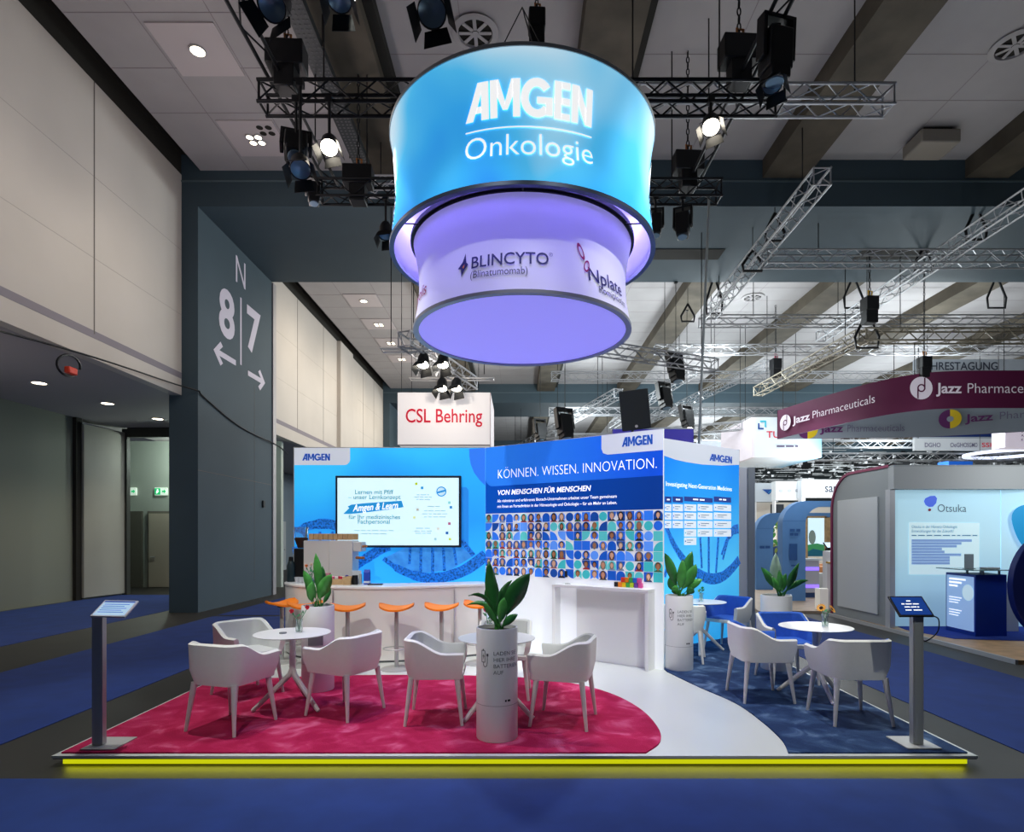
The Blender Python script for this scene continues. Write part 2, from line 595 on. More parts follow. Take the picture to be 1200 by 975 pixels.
# lobby behind the left wall
LOBBY = mat('lobby_wall', '#A9B2A8', 0.75)
struct(MB().bb(-14.4, -8.2, 20.6, 20.8, 0, 5.04, LOBBY), 'wall_lobby')
struct(MB().bb(-14.5, -14.35, 18, 20.7, 0, 5.04, LOBBY), 'wall_lobby_left')
struct(MB().bb(-11.95, -11.8, 17.98, 18.14, 0, 5.0, mat('dark_jamb', '#3A3C38', 0.7)).bb(-11.8, -8.1, 17.98, 18.14, 4.75, 5.04, mat('dark_jamb', '#3A3C38')), 'trim_5')
b = MB().bb(-13.9, -12.95, 20.5, 20.62, 0, 2.62, mat('door_recess', '#5D5C52', .8))
b.bb(-13.86, -13.4, 20.45, 20.52, 0, 2.55, mat('door_leaf_olive', '#77766A', .7))
struct(b, 'door_1')
d = struct(MB().bb(-12.75, -11.7, 20.5, 20.6, 0, 2.62, mat('door_frame_grey', '#6F6C62', .7)), 'door_2')
tag(MB().bb(-12.68, -11.78, 20.46, 20.52, 0.02, 2.54, mat('door_leaf_beige', '#B2AA98', .6)).build('door_leaf', d))
tag(MB().cyl((-12.6, 20.42, 1.05), (-12.45, 20.42, 1.05), .02, STEEL).build('door_handle', d))
for i, (px, nm) in enumerate(((153, 'green exit sign above the olive door in the lobby'), (189, 'green exit sign above the beige door in the lobby'))):
    p = at(px, 576, 20.55)
    e = thing('exit_sign', nm, 'exit sign', p)
    MB().box(p, (.42, .08, .26), mat('sign_white', '#E4F2E4', .5, emit=.5)).build('sign_box', e, bevel=.01)
    q = plane_map(p + Vector((0, -.045, 0)), (1, 0, 0), VZ, (0, -1, 0))
    g = mat('sign_green', '#17A765', .5, emit=.9)
    b = MB().flat([(-.2, -.11), (.0, -.11), (.0, .11), (-.2, .11)], q, g, .002)
    b.flat([(.05, -.03), (.12, -.03), (.12, -.08), (.19, 0), (.12, .08), (.12, .03), (.05, .03)], q, g, .003)
    b.flat(circ(-.1, .06, .025, 10), q, WPRINT, .004).flat([(-.13, -.08), (-.07, -.02), (-.06, .03), (-.13, .03), (-.15, -.02)], q, WPRINT, .004)
    b.build('pictogram', e)
for px, py in ((46, 449), (126, 473), (185, 491)):
    Y = (5.04 - CAMZ) * F / (CY - py)
    p = at(px, py, Y)
    nm = {46: 'nearest round downlight in the low grey soffit', 126: 'middle round downlight in the low grey soffit', 185: 'farthest round downlight in the low soffit near the folding leaf'}[px]
    e = thing('downlight', nm, 'downlight', p, 0, 'downlights in the soffit')
    MB().lathe([(.13, -.002), (.17, -.012), (.17, .01), (.13, .01)], p, STEEL, 20, closed=True).build('ring', e)
    MB().lathe([(.001, -.004), (.13, -.004)], p, LAMPW, 20).build('lens', e)
    lamp('SPOT', p + Vector((0, 0, -.05)), 120, (1, .9, .7), p + Vector((0, 0, -3)), .1, 110, .8)
lamp('POINT', (-11, 19.4, 4.4), 130, (.85, 1, .9), None, .2)

# slate pillars and beams
def beam(y0, y1, k):
    struct(MB().bb(-8.4, 45, y0, y1, 9.42, 10.9, SLATE).bb(-8.4, 45, y0 - .02, y0, 9.98, 10.02, mat('slate_edge', '#56666C', .6)), 'beam_%d' % k)
    pl = struct(MB().bb(-8.11, XP, y0, y1, 0, 5.05, SLATE).bb(-8.42, XP, y0, y1, 5.05, 9.42, SLATE), 'pillar_%d' % k)
    return pl
pil = beam(13.85, 18.0, 1)
beam(34.4, 38.5, 2)
beam(55, 59, 3)
b = MB().bb(XP, XP + .004, 13.85, 18.0, 3.3, 3.312, JOINT).bb(XP, XP + .004, 16.8, 16.81, .5, 6.0, JOINT)
b.build('joint', pil)
q = plane_map((XP, 0, 0), (0, 1, 0), VZ, (1, 0, 0))
LET = mat('pillar_lettering', '#CFC6D2', .6)
b = MB()
b.text('N', q, 15.97, 8.47, 1.02, LET, .0, w=.006, width=.55)
b.text('8', q, 15.22, 6.87, 1.64, LET, .03, w=.006, width=.82)
b.text('7', q, 16.72, 6.95, 1.64, LET, .03, w=.006, width=.86)
b.flat([(15.94, 6.35), (16.02, 6.35), (16.02, 8.15), (15.94, 8.15)], q, LET, .006)
def arrow(u, v, L, d):
    s = 1 if d > 0 else -1
    b.flat([(u - s * L / 2, v - .07), (u + s * (L / 2 - .12), v - .07), (u + s * (L / 2 - .12), v + .07), (u - s * L / 2, v + .07)], q, LET, .006)
    for sg in (1, -1):
        b.flat([(u + s * L / 2, v), (u + s * (L / 2 - .34), v + sg * .30), (u + s * (L / 2 - .46), v + sg * .21), (u + s * (L / 2 - .2), v)], q, LET, .007)
arrow(15.12, 6.32, 1.15, -1)
arrow(16.95, 6.25, 1.1, 1)
b.build('lettering', pil)
struct(MB().bb(-7.62, -7.40, 18.0, 18.22, 0, 9.4, mat('pale_jamb', '#A5A0A0', .5, .3)), 'trim_6')
MB().bb(XP, XP + .05, 17.3, 17.42, 2.6, 2.8, BLACKP).build('sensor_box', pil)
# ceiling: two levels of panels, joists, joints
BAYS = ((-6, 13.85, 'ceiling'), (18.0, 34.4, 'ceiling_back'), (38.5, 55, 'ceiling_rear'), (59, 80, 'ceiling_far'))
JX = (-2.95, 1.6, 6.2, 10.9, 15.6, 20.3, 25, 29.7, 34.4)
for y0, y1, nm in BAYS:
    b = MB().bb(XC, -3.6, y0, y1, 10.25, 10.6, CEIL)
    b.bb(-3.6, 45, y0, y1, 10.5, 10.7, CEIL)
    y = y1 - 1.9
    while y > max(y0, 1):
        b.bb(XC, -3.6, y, y + .015, 10.246, 10.26, CEILJ)
        b.bb(-3.6, 30, y, y + .015, 10.496, 10.51, CEILJ)
        y -= 1.15
    for x in (-6.25, -5.0, -1.0, 3.9, 8.6, 13.2):
        b.bb(x, x + .012, y0, y1, 10.246 if x < -3.6 else 10.496, 10.55, CEILJ)
    struct(b, nm)
k = 1
for y0, y1, nm in BAYS[:3]:
    for x in JX:
        b = MB().bb(x - .55, x + .45, y0, y1, 10.08, 10.6, CONC)
        b.bb(x + .45, x + .62, y0, y1, 10.3, 10.6, DARK)
        struct(b, 'joist_%d' % k)
        k += 1
# white plates with downlights in the left ceiling strip
n = 0
for Y in (10.4, 12.72, 21.5, 23.9, 26.2, 28.6):
    n += 1
    p = Vector((-5.6, Y, 10.25))
    where = ['nearest to the camera', 'just before the slate beam', 'first behind the slate beam', 'second behind the slate beam', 'third behind the slate beam', 'last visible behind the slate beam'][n - 1]
    e = thing('ceiling_fixture', 'square white ceiling plate with round spotlights, ' + where, 'ceiling light', p, 0, 'ceiling light plates on the left')
    MB().bb(-6.17, -5.03, Y - .57, Y + .57, 10.225, 10.25, PLATE).build('plate', e)
    b = MB()
    c = MB()
    if n in (1, 3):
        ps = [(0.02, -.02)]; r = .12
    else:
        ps = [(-.09, .09), (.09, .09), (-.09, -.09), (.09, -.09)]; r = .07
    for dx, dy in ps:
        b.lathe([(.001, 0), (r, 0)], p + Vector((dx, dy, -.045)), LAMPW, 18)
        c.lathe([(r, -.05), (r + .02, -.05), (r + .02, -.02), (r, -.02)], p + Vector((dx, dy, 0)), STEEL, 18, closed=True)
    b.build('lens', e)
    c.build('ring', e)
    if n == 2:
        d = MB()
        for dx, dy in ps:
            d.lathe([(.001, 0), (.07, 0)], p + Vector((dx + .33, dy - .28, -.03)), DARK, 14)
        d.build('unlit_lens', e)
tr = thing('cable_tray', 'long dark perforated cable tray under the ceiling beside the left concrete joist', 'cable tray', (-3.3, 10, 9.55))
b = MB().bb(-3.46, -3.14, 6.0, 12.6, 9.55, 9.57, mat('tray_dark', '#35383A', .5, .4)).bb(-3.46, -3.44, 6.0, 12.6, 9.57, 9.68, mat('tray_dark', '#35383A')).bb(-3.16, -3.14, 6.0, 12.6, 9.57, 9.68, mat('tray_dark', '#35383A'))
b.build('tray', tr)
b = MB()
y = 6.0
while y < 12.5:
    for x in (-3.42, -3.34, -3.26, -3.2):
        b.bb(x, x + .035, y, y + .03, 9.546, 9.551, mat('tray_hole', '#5C5C5E', .8))
    y += .085
b.build('grating', tr)
b = MB()
for y in (6.5, 9.5, 12.3):
    for x in (-3.48, -3.12):
        b.cyl((x, y, 9.56), (x, y, ceil_z(x, y)), .012, BLACK, n=5)
b.build('hanger_rod', tr)
def vent(px, py, z, lab):
    Y = (z - CAMZ) * F / (CY - py)
    p = at(px, py, Y)
    e = thing('ceiling_vent', lab, 'air vent', p, 0, 'round ceiling vents')
    MB().lathe([(.36, -.01), (.40, -.03), (.30, -.05), (.29, .0)], p, CEIL, 28, closed=True).build('ring', e)
    MB().lathe([(.001, -.005), (.30, -.005)], p, DARK, 28).build('opening', e)
    b = MB()
    for i in range(8):
        t = 2 * pi * i / 8
        b.box(p + Vector((cos(t) * .17, sin(t) * .17, -.03)), (.22, .06, .012), CEIL, rz=t)
    b.lathe([(.001, -.045), (.06, -.045)], p, CEIL, 12)
    b.build('vane', e)
vent(557, 37, 10.5, 'round swirl vent in the ceiling left above the big drum sign')
vent(1190, 52, 10.5, 'round swirl vent cut off by the upper right picture edge')
vent(882, 348, 10.5, 'round ceiling vent behind the slate beam, above the silver trusses')
vent(612, 420, 10.5, 'round ceiling vent just below the lilac drum underside')
p = at(1090, 160, 13.0)
e = thing('ceiling_speaker', 'beige box shaped ceiling unit between two concrete joists', 'ceiling unit', (p.x, 13.0, 10.5))
MB().bb(p.x - .42, p.x + .42, 12.65, 13.3, 10.13, 10.42, mat('beige_box', '#8C857B', .7)).build('body', e, bevel=.03)
MB().bb(p.x - .3, p.x + .3, 12.75, 13.2, 10.42, 10.5, DARK).build('bracket', e)
b = MB()
for x0 in (3.6, 9.2, 14.6):
    b = MB().bb(x0, x0 + 1.9, 15.9, 16.5, 9.405, 9.43, DARK)
    lab = {3.6: 'black slot vent under the slate beam beside the drum', 9.2: 'black slot vent under the slate beam between two silver trusses', 14.6: 'black slot vent under the slate beam at far right'}[x0]
    one(b, 'slot_vent', lab, 'air vent', 'slot vents in the beam')
# far end of the hall
struct(MB().bb(-14.5, 45, 79.6, 80, 0, 10.6, mat('far_wall', '#6C7478', .8)), 'wall_back')
struct(MB().bb(-12.5, -12.2, 20.9, 55, 0, 5.04, mat('lobby_blue_grey', '#7B8790', .8)), 'wall_lobby_back')
for i, y in enumerate((24.0, 25.3, 30)):
    s = struct(MB().bb(-12.2, -12.12, y, y + 1.1, 0, 2.5, mat('pale_door', '#A3A7A8', .6)), 'door_%d' % (3 + i))
    MB().cyl((-12.08, y + .95, 1.05), (-12.08, y + .8, 1.05), .025, STEEL).build('door_handle', s)
# cable along the left wall
b = MB()
pts = [at(-30, 378, 7.4), at(0, 388, 8.6), at(60, 404, 9.7), at(130, 425, 11.2), at(205, 450, 13.4), at(232, 458, 13.82)]
pts = [Vector((max(p.x, XW + .05), p.y, p.z)) for p in pts]
pts += [Vector((XP + .03, 14.0, 5.06)), Vector((XP + .03, 15.4, 4.75)), Vector((XP + .03, 16.6, 4.62)), Vector((XP + .05, 18.2, 4.55)), Vector((XW + .1, 20, 4.5))]
t = thing('hanging_cable', 'thin black cable strung along the left wall and across the slate pillar', 'cable', pts[1])
MB().tube(catmull(pts, 5), .018, BLACK, 6).build('cable', t)
c = at(87, 427, 10.3)
c.x = XW + .06
MB().tube([c + Vector((.05 * sin(a), .26 * cos(a), .17 * sin(a) - .02)) for a in [2 * pi * i / 20 for i in range(19)]], .02, BLACK, 6).build('coil', t)
MB().box(c + Vector((.06, -.03, -.12)), (.1, .2, .12), mat('red_plug', '#D6402A', .5)).build('plug', t, bevel=.02)

# ---------------------------------------------------------------- the stand platform
ZP = .08
plat = [(-3.64, 4.65), (3.575, 4.65), (3.60, 8.6), (3.95, 9.6), (3.95, 10.6), (-3.75, 10.0), (-3.64, 8)]
st = thing('stand_platform', 'low white stand platform with a glowing yellow light strip along its front', 'platform', (0, 7, 0))
idm = lambda u, v, w=0: Vector((u, v, w))
b = MB().prism(plat, lambda u, v, w: Vector((u, v, .06 + w)), PLAT, .02)
b.build('deck', st)
inner = [(-3.6, 4.75), (3.53, 4.75), (3.56, 8.6), (3.9, 9.6), (3.9, 10.5), (-3.7, 9.9), (-3.6, 8)]
MB().prism(inner, idm, mat('dark_plinth', '#2B2B2A', .7), .06).build('plinth', st)
MB().bb(-3.63, 3.57, 4.652, 4.70, .054, .0605, BLACK).build('edge_profile', st)
MB().bb(-3.58, 3.52, 4.69, 4.74, .004, .046, mat('yellow_light_strip', '#B9BE0A', .5, emit=.85, ecol='#D6DA10')).build('light_strip', st)
for x in (-.03,):
    la = lamp('AREA', (x, 4.66, .04), 5.5, (.95, .95, .02), (x, 4.2, -.12), 7.0)
    la.data.shape = 'RECTANGLE'; la.data.size_y = .03
RUG = mat('crimson_pile', '#A31440', .95, spec=.1)
def rug_nodes(m, c1, c2, c3):
    nt = m.node_tree
    bs = nt.nodes['Principled BSDF']
    tc = nt.nodes.new('ShaderNodeTexCoord')
    n1 = nt.nodes.new('ShaderNodeTexNoise'); n1.inputs['Scale'].default_value = 3.6; n1.inputs['Detail'].default_value = 6; n1.inputs['Distortion'].default_value = .8
    nt.links.new(tc.outputs['Object'], n1.inputs['Vector'])
    r = nt.nodes.new('ShaderNodeValToRGB')
    r.color_ramp.elements[0].position = .42; r.color_ramp.elements[0].color = lin(c1)
    r.color_ramp.elements[1].position = .72; r.color_ramp.elements[1].color = lin(c3)
    e = r.color_ramp.elements.new(.56); e.color = lin(c2)
    nt.links.new(n1.outputs['Fac'], r.inputs['Fac'])
    nt.links.new(r.outputs['Color'], bs.inputs['Base Color'])
    n2 = nt.nodes.new('ShaderNodeTexNoise'); n2.inputs['Scale'].default_value = 120
    nt.links.new(tc.outputs['Object'], n2.inputs['Vector'])
    bp = nt.nodes.new('ShaderNodeBump'); bp.inputs['Strength'].default_value = .5; bp.inputs['Distance'].default_value = .01
    nt.links.new(n2.outputs['Fac'], bp.inputs['Height'])
    nt.links.new(bp.outputs['Normal'], bs.inputs['Normal'])
rug_nodes(RUG, '#A31C48', '#B42A57', '#D05F86')
NAVY = mat('navy_pile', '#2A3D66', .95, spec=.1)
rug_nodes(NAVY, '#25375C', '#33496F', '#657DA0')
crv = [(1.0, 4.70), (1.17, 4.95), (1.235, 5.3), (1.2, 5.85), (1.02, 6.4), (.7, 6.82), (.2, 7.12), (-.5, 7.26), (-1.3, 7.3), (-2.2, 7.27), (-3.0, 7.13), (-3.6, 6.9)]
rp = [(p.x, p.y) for p in catmull([(a, c, 0) for a, c in crv], 5)] + [(-3.6, 4.70)]
one(MB().prism(rp, lambda u, v, w: Vector((u, v, ZP + w)), RUG, .012), 'carpet', 'crimson red carpet with a rounded edge on the stand floor', 'carpet')
crv = [(2.12, 4.70), (2.2, 5.0), (2.235, 5.5), (2.21, 6.11), (2.03, 6.76), (1.86, 7.5)]
npoly = [(p.x, p.y) for p in catmull([(a, c, 0) for a, c in crv], 5)] + [(1.86, 7.68), (2.0, 7.9), (2.17, 8.94), (3.74, 10.18), (3.92, 10.18), (3.92, 9.65), (3.56, 8.6), (3.53, 4.70)]
one(MB().prism(npoly, lambda u, v, w: Vector((u, v, ZP + w)), NAVY, .012), 'carpet', 'navy blue carpet on the right part of the stand floor', 'carpet')
ZR = ZP + .012

# ---------------------------------------------------------------- printed back walls
A0, A1 = Vector((-3.48, 9.26, 0)), Vector((-.52, 9.26, 0))
B0, B1 = Vector((-.515, 9.26, 0)), Vector((1.84, 7.62, 0))
C0, C1 = Vector((2.17, 8.94, 0)), Vector((3.76, 10.2, 0))
ZT = 3.15
def wall_frame(P0, P1):
    u = (P1 - P0).normalized()
    n = u.cross(VZ)
    if n.y > 0: n = -n
    return plane_map(P0, u, VZ, n), (P1 - P0).length, u, n
def ray_u(P0, u, px):
    a = (px - CX) / F
    # P0 + u*t has x = a*y
    t = (a * P0.y - P0.x) / (u.x - a * u.y)
    return t, P0.y + u.y * t
def wz(py, Y): return CAMZ - (py - CY) * Y / F

PRA = ramp_mat('sky_blue_print', [(0, '#45C0FA'), (.35, '#34B2FA'), (.6, '#2A9CF5'), (.85, '#2FADF8'), (1, '#37BCFA')], .5, .62, 2, 0, 3.1, .9, .55, .6)
PRB = ramp_mat('royal_blue_print', [(0, '#2F86F6'), (.45, '#2A7BF2'), (1, '#1450D2')], .5, .5, 0, -1.4, 1.3, .1, .8)
PRBD = ramp_mat('deep_blue_print', [(0, '#0A55C4'), (1, '#0A3B92')], .5, .4, 0, -1.4, 1.3)
PRWH = mat('white_panel_print', '#E9ECF2', .5, emit=.28)
PRTAB = mat('pale_tab_print', '#D9DEEA', .5, emit=.35)
HEL = mat('helix_blue_print', '#1A6CD2', .5, emit=.5, var=.75, scale=30)
HELL = mat('helix_pale_print', '#3E93E4', .5, emit=.5, var=.25, scale=8)

def band(mb, mp, pts, wd, m, w):
    P = [Vector((a, c, 0)) for a, c in pts]
    P = catmull(P, 5)
    L, R = [], []
    for i, p in enumerate(P):
        d = (P[min(i + 1, len(P) - 1)] - P[max(i - 1, 0)]).normalized()
        nn = Vector((-d.y, d.x, 0))
        k = wd[min(int(i / 5), len(wd) - 1)] if hasattr(wd, '__len__') else wd
        L.append(p + nn * k / 2); R.append(p - nn * k / 2)
    for i in range(len(P) - 1):
        mb.poly([mp(L[i].x, L[i].y, w), mp(L[i + 1].x, L[i + 1].y, w), mp(R[i + 1].x, R[i + 1].y, w), mp(R[i].x, R[i].y, w)], m)

# wall with the screen
mA, LA, uA, nA = wall_frame(A0, A1)
wa = thing('display_wall', 'sky blue lightbox wall with DNA print behind the bar', 'display wall', (A0 + A1) / 2)
MB().bb(A0.x, A1.x, 9.26, 9.38, ZP, ZT, PRA).build('lightbox', wa)
MB().bb(A0.x, A1.x, 9.255, 9.385, ZT, ZT + .012, ALU).bb(A0.x - .012, A0.x, 9.255, 9.385, ZP, ZT + .012, ALU).build('frame', wa)
SA = 9.26 / F
def ca(cx, cy):
    px, py = 330 + .2256 * cx, 510 + .2256 * cy
    return ((px - CX) * SA - A0.x, wz(py, 9.26))
b = MB()
b.flat([(0.0, ZT)] + [(0, wz(545, 9.26))] + [(u, v) for u, v in [(ca(320, 155)[0], wz(545, 9.26))]] + [(ca(356, 0)[0] - .09 + .09 * cos(t), wz(545, 9.26) + .09 + .09 * sin(t)) for t in [-pi / 2 + pi / 2 * i / 6 for i in range(7)]] + [(ca(356, 0)[0], ZT)], mA, PRTAB, .003)
tabA = b.build('logo_tab', wa)
b = MB()
put_wordmark(b, mA, ca(180, 0)[0], ca(0, 114)[1], .105, .43, LOGOB, .006)
b.build('lettering', tabA)
b = MB()
b.flat([(LA, ZT), (LA, ca(0, 262)[1])] + [ca(x, y) for x, y in ((1030, 235), (1000, 195), (982, 150), (975, 110), (974, 72))], mA, mat('mid_blue_print', '#2B7DF4', .5, emit=.5), .003)
b.build('blue_disc_print', wa)
b = MB()
b.flat([ca(930, 270), ca(960, 270), ca(972, 285), ca(972, 600), ca(930, 600)], mA, mat('soft_blue_print', '#2490EE', .5, emit=.5), .002)
band(b, mA, [ca(*p) for p in ((68, 510), (120, 478), (190, 462), (250, 462), (300, 476))], [.10, .13, .16, .15], HEL, .003)
for x0, y0, x1, y1, wd in ((200, 500, 200, 560, .045), (265, 500, 266, 555, .045), (668, 580, 664, 670, .04), (724, 585, 722, 712, .045), (785, 585, 784, 715, .05), (840, 585, 846, 705, .045), (895, 580, 908, 675, .04)):
    band(b, mA, [ca(x0, y0), ca((x0 + x1) / 2, (y0 + y1) / 2), ca(x1, y1)], wd, HEL, .003)
b.flat([ca(530, 640), ca(640, 585), ca(930, 585), ca(1000, 625), ca(880, 700), ca(700, 720)], mA, HELL, .0025)
band(b, mA, [ca(*p) for p in ((372, 690), (440, 640), (505, 600), (560, 575))], [.13, .15, .14], HEL, .0045)
band(b, mA, [ca(*p) for p in ((530, 640), (600, 690), (690, 728), (780, 742), (880, 728), (970, 690), (1062, 622))], [.07, .12, .15, .16, .17, .18], HEL, .004)
band(b, mA, [ca(*p) for p in ((935, 545), (965, 585), (998, 625))], .07, HEL, .005)
band(b, mA, [ca(*p) for p in ((68, 580), (80, 640), (110, 700))], .08, HEL, .004)
b.build('helix_print', wa)
# the screen hangs on the wall
p0, p1 = ca(288, 213), ca(935, 583)
x0, x1, z0, z1 = A0.x + p0[0], A0.x + p1[0], p1[1], p0[1]
tv = thing('wall_screen', 'wide flat screen in a dark bezel showing a pale learning slide', 'screen', ((x0 + x1) / 2, 9.2, z0))
MB().bb(x0, x1, 9.17, 9.25, z0, z1, mat('bezel_dark', '#1C2236', .4)).build('bezel', tv, bevel=.008)
mS = plane_map((0, 9.168, 0), (1, 0, 0), VZ, (0, -1, 0))
SCR = mat('lit_slide', '#D3F0F8', .4, emit=.72)
bz = .035
pn = MB().flat([(x0 + bz, z0 + bz), (x1 - bz, z0 + bz), (x1 - bz, z1 - bz), (x0 + bz, z1 - bz)], mS, SCR, .001).build('panel', tv)
def cs(cx, cy):
    u, v = ca(cx, cy)
    return A0.x + u, v
TEAL = mat('teal_slide_print', '#2F96A8', .5, emit=.4)
SKYP = mat('brush_slide_print', '#1E8FD0', .5, emit=.6)
PALE = mat('pale_slide_print', '#A9CBD3', .5, emit=.5)
b = MB()
for s, cx, cy, sz in (('Lernen mit Pfiff', 487, 308, .095), ('– unser Lernkonzept', 490, 334, .095), ('für Ihr medizinisches', 490, 436, .095), ('Fachpersonal', 487, 460, .095)):
    u, v = cs(cx, cy)
    b.text(s, mS, u, v, sz, TEAL, .008, w=.003)
for n_, cx, cy, wd in ((6, 487, 498, 1.1), (4, 487, 514, .7), (3, 740, 314, .35), (4, 740, 326, .5), (3, 740, 338, .4), (2, 795, 374, .35), (4, 800, 396, .6), (5, 800, 412, .7), (4, 800, 428, .6), (2, 740, 486, .4), (3, 740, 500, .5), (3, 740, 512, .45)):
    u, v = cs(cx, cy)
    bars(b, mS, u - wd / 2 * .55, u + wd / 2 * .55, v, .014, PALE, .003, n_, cx + cy)
b.build('slide_text', pn)
b = MB()
b.flat([cs(*p) for p in ((330, 410), (360, 380), (352, 372), (372, 362), (440, 355), (630, 342), (640, 375), (560, 388), (430, 404), (370, 410))], mS, SKYP, .003)
u, v = cs(495, 386)
b.text('Amgen & Learn', mS, u, v - .01, .15, WPRINT, .010, shear=.35, w=.006, rot=.07, width=.70)
b.build('brush_title', pn)
b = MB()
u, v = cs(834, 295)
b.flat(circ(u, v, .078, 28), mS, SKYP, .003)
b.flat(circ(u, v, .062, 28), mS, mat('badge_pale', '#BFE3F5', .5, emit=.6), .004)
b.flat([(u - .07, v - .035), (u + .07, v + .005), (u + .07, v + .035), (u - .07, v - .005)], mS, SKYP, .005)
b.build('round_badge', pn)
b = MB()
for cx, cy, c in ((705, 255, '#B9CC2A'), (735, 276, '#2F9BD8'), (712, 388, '#B9B4A8'), (695, 428, '#DCE3A0'), (875, 352, '#8FD0D0'), (883, 376, '#2C86C8'), (875, 460, '#B06080'), (863, 508, '#1B5FA8'), (818, 486, '#D8D4C8'), (803, 540, '#A9CBD3'), (878, 540, '#C5D65A')):
    u, v = cs(cx, cy)
    m = mat('tile_' + c[1:], c, .5, emit=.6)
    b.flat([(u - .02, v - .02), (u + .02, v - .02), (u + .02, v + .02), (u - .02, v + .02)], mS, m, .003)
b.build('slide_tiles', pn)

# wall with the portrait mosaic
mB, LB, uB, nB = wall_frame(B0, B1)
wb = thing('display_wall', 'royal blue angled display wall with a mosaic of small portraits', 'display wall', (B0 + B1) / 2, atan2(uB.y, uB.x))
def slab(mb, P0, u, n, L, t, z0, z1, m):
    c = P0 + u * L / 2 - n * t / 2
    mb.box((c.x, c.y, (z0 + z1) / 2), (L, t, z1 - z0), m, rz=atan2(u.y, u.x))
b = MB(); slab(b, B0, uB, nB, LB, .035, ZP, 3.15, PRWH); b.build('panel', wb)
b = MB(); slab(b, B0, uB, nB, LB, .05, 3.15, 3.158, WHITE); b.build('frame', wb)
b = MB()
zs = 2.55
b.flat([(.14, zs), (LB, zs + .01), (LB, ZT), (0, ZT), (0, zs + .14)] + [(.14 - .14 * cos(t), zs + .14 - .14 * sin(t)) for t in [pi / 2 * i / 6 for i in range(1, 6)]], mB, PRB, .002)
hpB = b.build('headline_print', wb)
b = MB().flat([(0, 2.13), (LB, 2.13), (LB, zs + .012), (0, zs + .15)], mB, PRBD, .001)
tpB = b.build('text_print', wb)
b = MB()
ut, Yt = ray_u(B0, uB, 705)
b.flat([(ut, 3.15), (ut, 2.97), (ut + .025, 2.91), (ut + .09, 2.885), (LB, 2.885), (LB, 3.15)], mB, PRTAB, .004)
ltB = b.build('logo_tab', wb)
b = MB()
u0, Y0 = ray_u(B0, uB, 729); u1, Y1 = ray_u(B0, uB, 765)
put_wordmark(b, mB, (u0 + u1) / 2, wz(516.5, (Y0 + Y1) / 2), .125, u1 - u0, LOGOB, .007)
b.build('lettering', ltB)
b = MB()
u0, Y0 = ray_u(B0, uB, 583); u1, Y1 = ray_u(B0, uB, 768.5)
b.text('KÖNNEN. WISSEN. INNOVATION.', mB, u0, 2.66, .2, WPRINT, -.018, align='LEFT', w=.006, width=u1 - u0)
b.build('lettering', hpB)
b = MB()
u1, Y1 = ray_u(B0, uB, 692)
b.text('VON MENSCHEN FÜR MENSCHEN', mB, u0, 2.41, .105, WPRINT, .018, shear=.2, align='LEFT', w=.006, width=u1 - u0)
b.build('lettering', tpB)
b = MB()
u1, Y1 = ray_u(B0, uB, 723)
b.text('Als visionäres und erfahrenes Biotech-Unternehmen arbeitet unser Team gemeinsam', mB, u0, 2.30, .062, WPRINT, .006, align='LEFT', w=.006, width=u1 - u0)
b.text('mit Ihnen an Fortschritten in der Hämatologie und Onkologie – für ein Mehr an Leben.', mB, u0, 2.215, .062, WPRINT, .006, align='LEFT', w=.006, width=u1 - u0)
b.build('small_lettering', tpB)
rnd = random.Random(11)
tiles = [mat('mosaic_' + c[1:], c, .5, emit=.4) for c in ('#0A55BE', '#2F7BF0', '#3BB4BC', '#0D479E', '#5A96F6', '#2268DA', '#56C0C4')]
skin = [mat('portrait_skin_' + c[1:], c, .6, emit=.25) for c in ('#D9A88C', '#C98F72', '#E2B79C', '#A9714F')]
hair = [mat('portrait_hair_' + c[1:], c, .6, emit=.2) for c in ('#2A1B14', '#5A3A22', '#8C6A3E', '#15110F', '#77726C')]
suit = [mat('portrait_cloth_' + c[1:], c, .6, emit=.25) for c in ('#1A1E2E', '#E6E8EC', '#26406E', '#3B6A4A', '#8794B4', '#A0343E')]
b = MB()
cell = LB / 22
ztop = 2.12
rh = .133
def tile(u, v, s, kind, m, w):
    r = s / 2
    if kind == 0:
        pts = circ(u, v, r * .97, 20)
    elif kind == 1:
        pts = [(u - r, v - r), (u + r, v - r), (u + r, v + r), (u - r, v + r)]
    elif kind == 2:      # quarter disc with its corner on one of four sides
        k = rnd.randrange(4)
        cx, cy = u + (-r, r, r, -r)[k], v + (-r, -r, r, r)[k]
        a0 = k * pi / 2
        pts = [(cx, cy)] + circ(cx, cy, s, 10, a0, a0 + pi / 2)
    else:                # arch
        pts = [(u - r, v - r), (u + r, v - r)] + circ(u, v, r, 12, 0, pi)
    b.flat(pts, mB, m, w)
